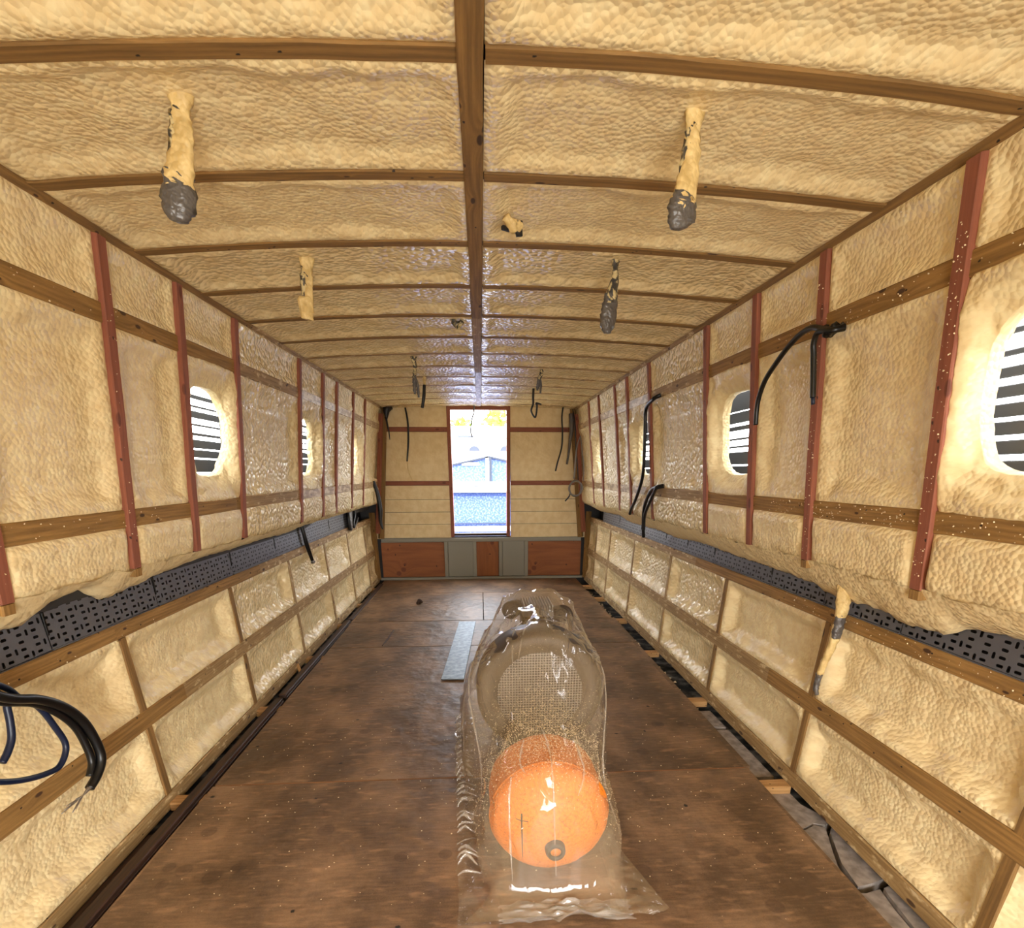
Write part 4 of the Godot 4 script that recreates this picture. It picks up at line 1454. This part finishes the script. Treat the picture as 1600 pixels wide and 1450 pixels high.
	for k in 3:
		var ring := []
		for i in 13:
			var g := TAU * i / 12.0 + 1.2
			ring.append(V(1.103 + (0.068 + 0.006 * k) * cos(g), 1.139 + (0.09 - 0.005 * k) * sin(g), -6.2 + 0.012 * k))
		obj("coil", tube(ring, [0.009], 8, 0.0, 1.0, 4), m.grey_cable if k != 1 else m.tape, gc)
	obj("tail", tube([V(1.044, 1.089, -6.2), V(1.03, 1.046, -6.2), V(0.986, 0.995, -6.2)], [0.008], 8), m.black, gc)
	cable("black_cable", "long black cable trailing down the right wall past the third porthole", [V(1.15, 1.775, -3.52), V(1.12, 1.758, -3.553), V(1.123, 1.723, -3.713), V(1.135, 1.621, -3.752), V(1.152, 1.469, -3.783), V(1.173, 1.283, -3.848), V(1.19, 1.123, -4.027), V(1.198, 1.038, -4.16), V(1.204, 0.989, -4.221)], [0.012], m.black)
	var pr := cable("black_cable", "pair of black cables drooping over the right cable tray", [V(1.225, 1.225, -3.52), V(1.192, 1.214, -3.563), V(1.195, 1.185, -3.7), V(1.207, 1.071, -3.858), V(1.22, 0.953, -3.902), V(1.24, 0.835, -3.93)], [0.012], m.black)
	obj("sheath", tube([V(1.22, 1.22, -3.51), V(1.183, 1.206, -3.547), V(1.187, 1.166, -3.616), V(1.194, 1.099, -3.713), V(1.205, 1.003, -3.834), V(1.216, 0.898, -3.861)], [0.011], 10, 0.0, 1.0, 8), m.black, pr)
	var ra := thing("black_cable", "pair of thick black cables knotted at the upper right rail, one arching left", "cable")
	obj("sheath", tube([V(1.16, 1.742, -1.79), V(1.125, 1.735, -1.80), V(1.122, 1.751, -1.856), V(1.12, 1.765, -1.902), V(1.12, 1.762, -1.963), V(1.122, 1.738, -2.035), V(1.126, 1.698, -2.114), V(1.132, 1.647, -2.194), V(1.139, 1.576, -2.24), V(1.149, 1.492, -2.252)], [0.0095], 12, 0.0, 1.0, 8), m.black, ra)
	obj("sheath", tube([V(1.16, 1.738, -1.79), V(1.124, 1.733, -1.797), V(1.118, 1.742, -1.858), V(1.122, 1.715, -1.882), V(1.13, 1.679, -1.885), V(1.139, 1.601, -1.878), V(1.145, 1.548, -1.874)], [0.0095], 12, 0.0, 1.0, 8), m.black, ra)
	obj("blue_core", tube([V(1.145, 1.55, -1.874), V(1.147, 1.526, -1.87)], [0.0065], 10), m.blue, ra)
	obj("knot", tube([V(1.13, 1.75, -1.845), V(1.125, 1.728, -1.82), V(1.135, 1.745, -1.80), V(1.14, 1.73, -1.825), V(1.165, 1.757, -1.806)], [0.012, 0.013, 0.013, 0.012, 0.003], 10, 0.006), m.black, ra)
	var rt := thing("foam_coated_cable", "foam-crusted cable tail drooping over the right tray and hull panel, dark tape showing", "cable")
	obj("foam_stem", tube([V(1.29, 0.985, -1.84), V(1.322, 0.965, -1.815), V(1.325, 0.91, -1.784), V(1.325, 0.847, -1.769), V(1.325, 0.79, -1.765)], [0.012, 0.022, 0.027, 0.03, 0.02], 14, 0.006, 0.7), m.coat, rt)
	obj("tape_wrap", tube([V(1.325, 0.80, -1.765), V(1.324, 0.75, -1.765), V(1.321, 0.70, -1.767)], [0.02, 0.022, 0.016], 12, 0.008, 0.7), m.tape, rt)
	obj("foam_stem", tube([V(1.321, 0.71, -1.766), V(1.317, 0.619, -1.787), V(1.313, 0.545, -1.802)], [0.017, 0.016, 0.012], 12, 0.005, 0.8), m.coat, rt)
	obj("taped_end", tube([V(1.313, 0.55, -1.802), V(1.31, 0.495, -1.803), V(1.31, 0.464, -1.79)], [0.012, 0.011, 0.007], 10, 0.005), m.tape, rt)


# ---------------------------------------------------------------- small loose things
func slab(label: String, poly: Array) -> void:
	var top := -0.045
	var st := st_new(false)
	var pts := PackedVector2Array(poly)
	var idx := Geometry2D.triangulate_polygon(pts)
	for i in range(0, idx.size(), 3):
		var q := []
		for k in 3:
			var p: Vector2 = pts[idx[i + k]]
			q.append(V(p.x, top + 0.003 * nz.get_noise_2dv(p * 9.0), -p.y))
		var nrm: Vector3 = (q[1] - q[0]).cross(q[2] - q[0])
		if nrm.y > 0:
			tri(st, q[0], q[2], q[1])
		else:
			tri(st, q[0], q[1], q[2])
	for i in pts.size():
		var p := pts[i]
		var r := pts[(i + 1) % pts.size()]
		var a := V(p.x, top + 0.003 * nz.get_noise_2dv(p * 9.0), -p.y)
		var b := V(r.x, top + 0.003 * nz.get_noise_2dv(r * 9.0), -r.y)
		quad(st, a, b, b + V(0, -0.043, 0), a + V(0, -0.043, 0))
	tag(obj("paving_slab", done(st), m.slab), label, "paving slab", "grey slabs in the right gutter")


func P(x: float, y: float) -> Vector2:
	return Vector2(x, y)


func loose_things() -> void:
	slab("whole grey slab in the right gutter just in front of the pale bearer end", [P(1.238, 1.93), P(1.335, 1.93), P(1.335, 1.79), P(1.398, 1.675), P(1.355, 1.655), P(1.311, 1.667), P(1.249, 1.634), P(1.15, 1.664), P(1.15, 1.93)])
	slab("narrow grey slab piece between plywood edge and the long crack", [P(1.15, 1.642), P(1.254, 1.626), P(1.311, 1.655), P(1.343, 1.637), P(1.319, 1.58), P(1.28, 1.494), P(1.252, 1.43), P(1.236, 1.355), P(1.15, 1.36)])
	slab("long grey slab piece beside the right bottom batten, right of the crack", [P(1.383, 1.65), P(1.398, 1.648), P(1.398, 1.37), P(1.319, 1.345), P(1.259, 1.334), P(1.265, 1.371), P(1.274, 1.438), P(1.304, 1.51), P(1.347, 1.612)])
	slab("grey slab piece nearest the camera beside the plywood edge", [P(1.15, 1.318), P(1.266, 1.305), P(1.325, 1.318), P(1.32, 1.293), P(1.307, 1.228), P(1.296, 1.1), P(1.15, 1.1)])
	slab("grey slab piece nearest the camera against the bottom batten", [P(1.343, 1.322), P(1.396, 1.34), P(1.41, 1.1), P(1.306, 1.1), P(1.325, 1.23), P(1.334, 1.293)])
	slab("grey slab in the right gutter behind the nearest pale bearer end", [P(1.15, 2.48), P(1.26, 2.465), P(1.335, 2.465), P(1.335, 2.26), P(1.335, 2.0), P(1.15, 2.0)])
	slab("furthest grey slab in the right gutter, stepped slightly higher", [P(1.15, 2.70), P(1.335, 2.70), P(1.335, 2.562), P(1.335, 2.49), P(1.15, 2.53)])
	tag(obj("steel_strip", box(V(-0.181, floor_y(3.82) + 0.006, -3.82), V(0.15, 0.006, 1.38), 0.001, Basis(Vector3.UP, 0.0) * Basis(Vector3.UP, -0.047)), m.galv), "long flat galvanised steel strip lying on the plywood left of the compressor", "steel strip")
	tag(obj("wood_sliver", tube([V(-0.776, 0.026, -4.27), V(-0.785, 0.024, -4.05), V(-0.80, 0.022, -3.86)], [0.004, 0.006, 0.003], 6), m.dark_wood), "thin dark wood sliver lying on the plywood on the left", "sliver")
	tag(obj("dry_leaf", tube([V(-0.69, 0.031, -5.19), V(-0.655, 0.05, -5.2), V(-0.63, 0.035, -5.22)], [0.006, 0.03, 0.006], 7, 0.02, 0.4), m.dark_wood), "small curled dark scrap on the plywood near the far wall", "scrap")
	tag(obj("wood_scrap", box(V(-1.292, floor_y(3.3) - 0.02, -3.42), V(0.02, 0.02, 0.16), 0.002, Basis(Vector3.UP, 0.5) * Basis(Vector3.RIGHT, 0.3)), m.bare), "pale stick of wood leaning in the left gutter", "stick")


# ---------------------------------------------------------------- outside the doorway
func outside() -> void:
	var g := struct("trim_1", box(V(0, -1.0, -20), V(90, 0.1, 80)), m.ground, "bare ground of the boatyard outside")
	g.name = "ground"
	# the boat moored beyond the doorway
	var b := thing("moored_boat", "blue boat with a peaked blue canopy and white gunwale moored beyond the doorway", "boat")
	var st := st_new(false)
	box_into(st, V(0.1, -0.1, -10.6), V(2.6, 2.2, 3.0), 0.06)
	obj("hull", done(st), m.boat_blue, b)
	obj("gunwale", box(V(0.1, 1.09, -10.55), V(2.75, 0.17, 3.2), 0.03), m.boat_white, b)
	obj("rubbing_strake", box(V(0.1, 0.40, -9.06), V(2.7, 0.09, 0.06), 0.02), m.boat_white, b)
	obj("lower_strake", box(V(0.1, 0.49, -9.06), V(2.7, 0.014, 0.05), 0.003), m.boat_dark, b)
	var cs := CSGPolygon3D.new()
	cs.polygon = PackedVector2Array([Vector2(-1.05, 1.16), Vector2(1.33, 1.16), Vector2(1.33, 1.32), Vector2(0.14, 1.565), Vector2(-1.05, 1.32)])
	cs.depth = 1.6
	cs.position = V(0, 0, -9.15)
	cs.name = "canopy"
	cs.material = m.boat_blue
	b.add_child(cs, true)
	for s in 2:
		obj("canopy_trim", bar([V(0.14, 1.575, -9.11), V(0.14 + sgn(s) * 1.2, 1.325, -9.11)], [Vector3.BACK], 0.03, 0.05), m.boat_dark, b)
	obj("canopy_post", box(V(0.17, 1.37, -9.12), V(0.035, 0.42, 0.04), 0.004), m.boat_dark, b)
	obj("canopy_board", box(V(0.115, 1.37, -9.125), V(0.06, 0.42, 0.03), 0.003), m.boat_white, b)
	obj("white_patch", box(V(-0.17, 1.46, -9.135), V(0.28, 0.05, 0.02), 0.004), m.boat_white, b)
	obj("cleat", box(V(-0.06, 1.115, -8.93), V(0.13, 0.012, 0.03), 0.004), m.boat_dark, b)
	# a white cabin further off
	var w := thing("white_boat", "white cabin boat with dark half-round windows seen above the blue boat", "boat")
	obj("cabin", box(V(0.2, 0.9, -14.5), V(6.0, 3.0, 2.4), 0.15), m.boat_white, w)
	for x in [-0.14, 0.62]:
		var rows := []
		for r in [0.0, 1.0]:
			var row := []
			for i in 13:
				var a := PI * i / 12.0
				row.append(V(x + 0.13 * cos(a) * r, 1.83 + 0.12 * sin(a) * r, -13.28))
			rows.append(row)
		obj("half_round_window", skin(rows), m.boat_dark, w)
	obj("deck_rail", box(V(-0.35, 2.16, -13.25), V(0.42, 0.03, 0.05), 0.01), m.boat_dark, w)
	# bushes behind
	var where := [[-2.6, "off to the far left"], [-0.85, "at the left side of the doorway"], [0.75, "taller, at the right side of the doorway"], [2.6, "off to the far right"]]
	for k in 4:
		bush(where[k][0], -25.0 - 0.9 * (k % 2), [4.2, 3.7, 4.4, 4.2][k], "yellow-green bush on the bank behind the boats, " + where[k][1])


func bush(x: float, z: float, h: float, label: String) -> void:
	var t := thing("bush", label, "bush", "bushes behind the boats")
	obj("stem", tube([V(x, -0.9, z), V(x + 0.1, 1.0, z), V(x, h * 0.6, z)], [0.12, 0.08, 0.03], 7), m.bark, t)
	var st := st_new(false)
	for i in 420:
		var y := lerpf(0.3, h, sqrt(rng.randf()))
		var w := 1.1 * sqrt(maxf(0.05, 1.0 - y / (h + 0.3)))
		var p := V(x + clampf(rng.randfn(0, w * 0.5), -0.62, 0.62), y, z + rng.randfn(0, 0.5))
		var q := Basis(Vector3(rng.randf() - 0.5, rng.randf() - 0.5, rng.randf() - 0.5).normalized(), rng.randf() * TAU)
		var l := rng.randf_range(0.1, 0.2)
		quad(st, p + q * V(-l, 0, 0), p + q * V(0, l * 0.5, 0), p + q * V(l, 0, 0), p + q * V(0, -l * 0.5, 0))
	var f := obj("foliage", done(st), m.leaf, t)
	f.set_meta("kind", "stuff")
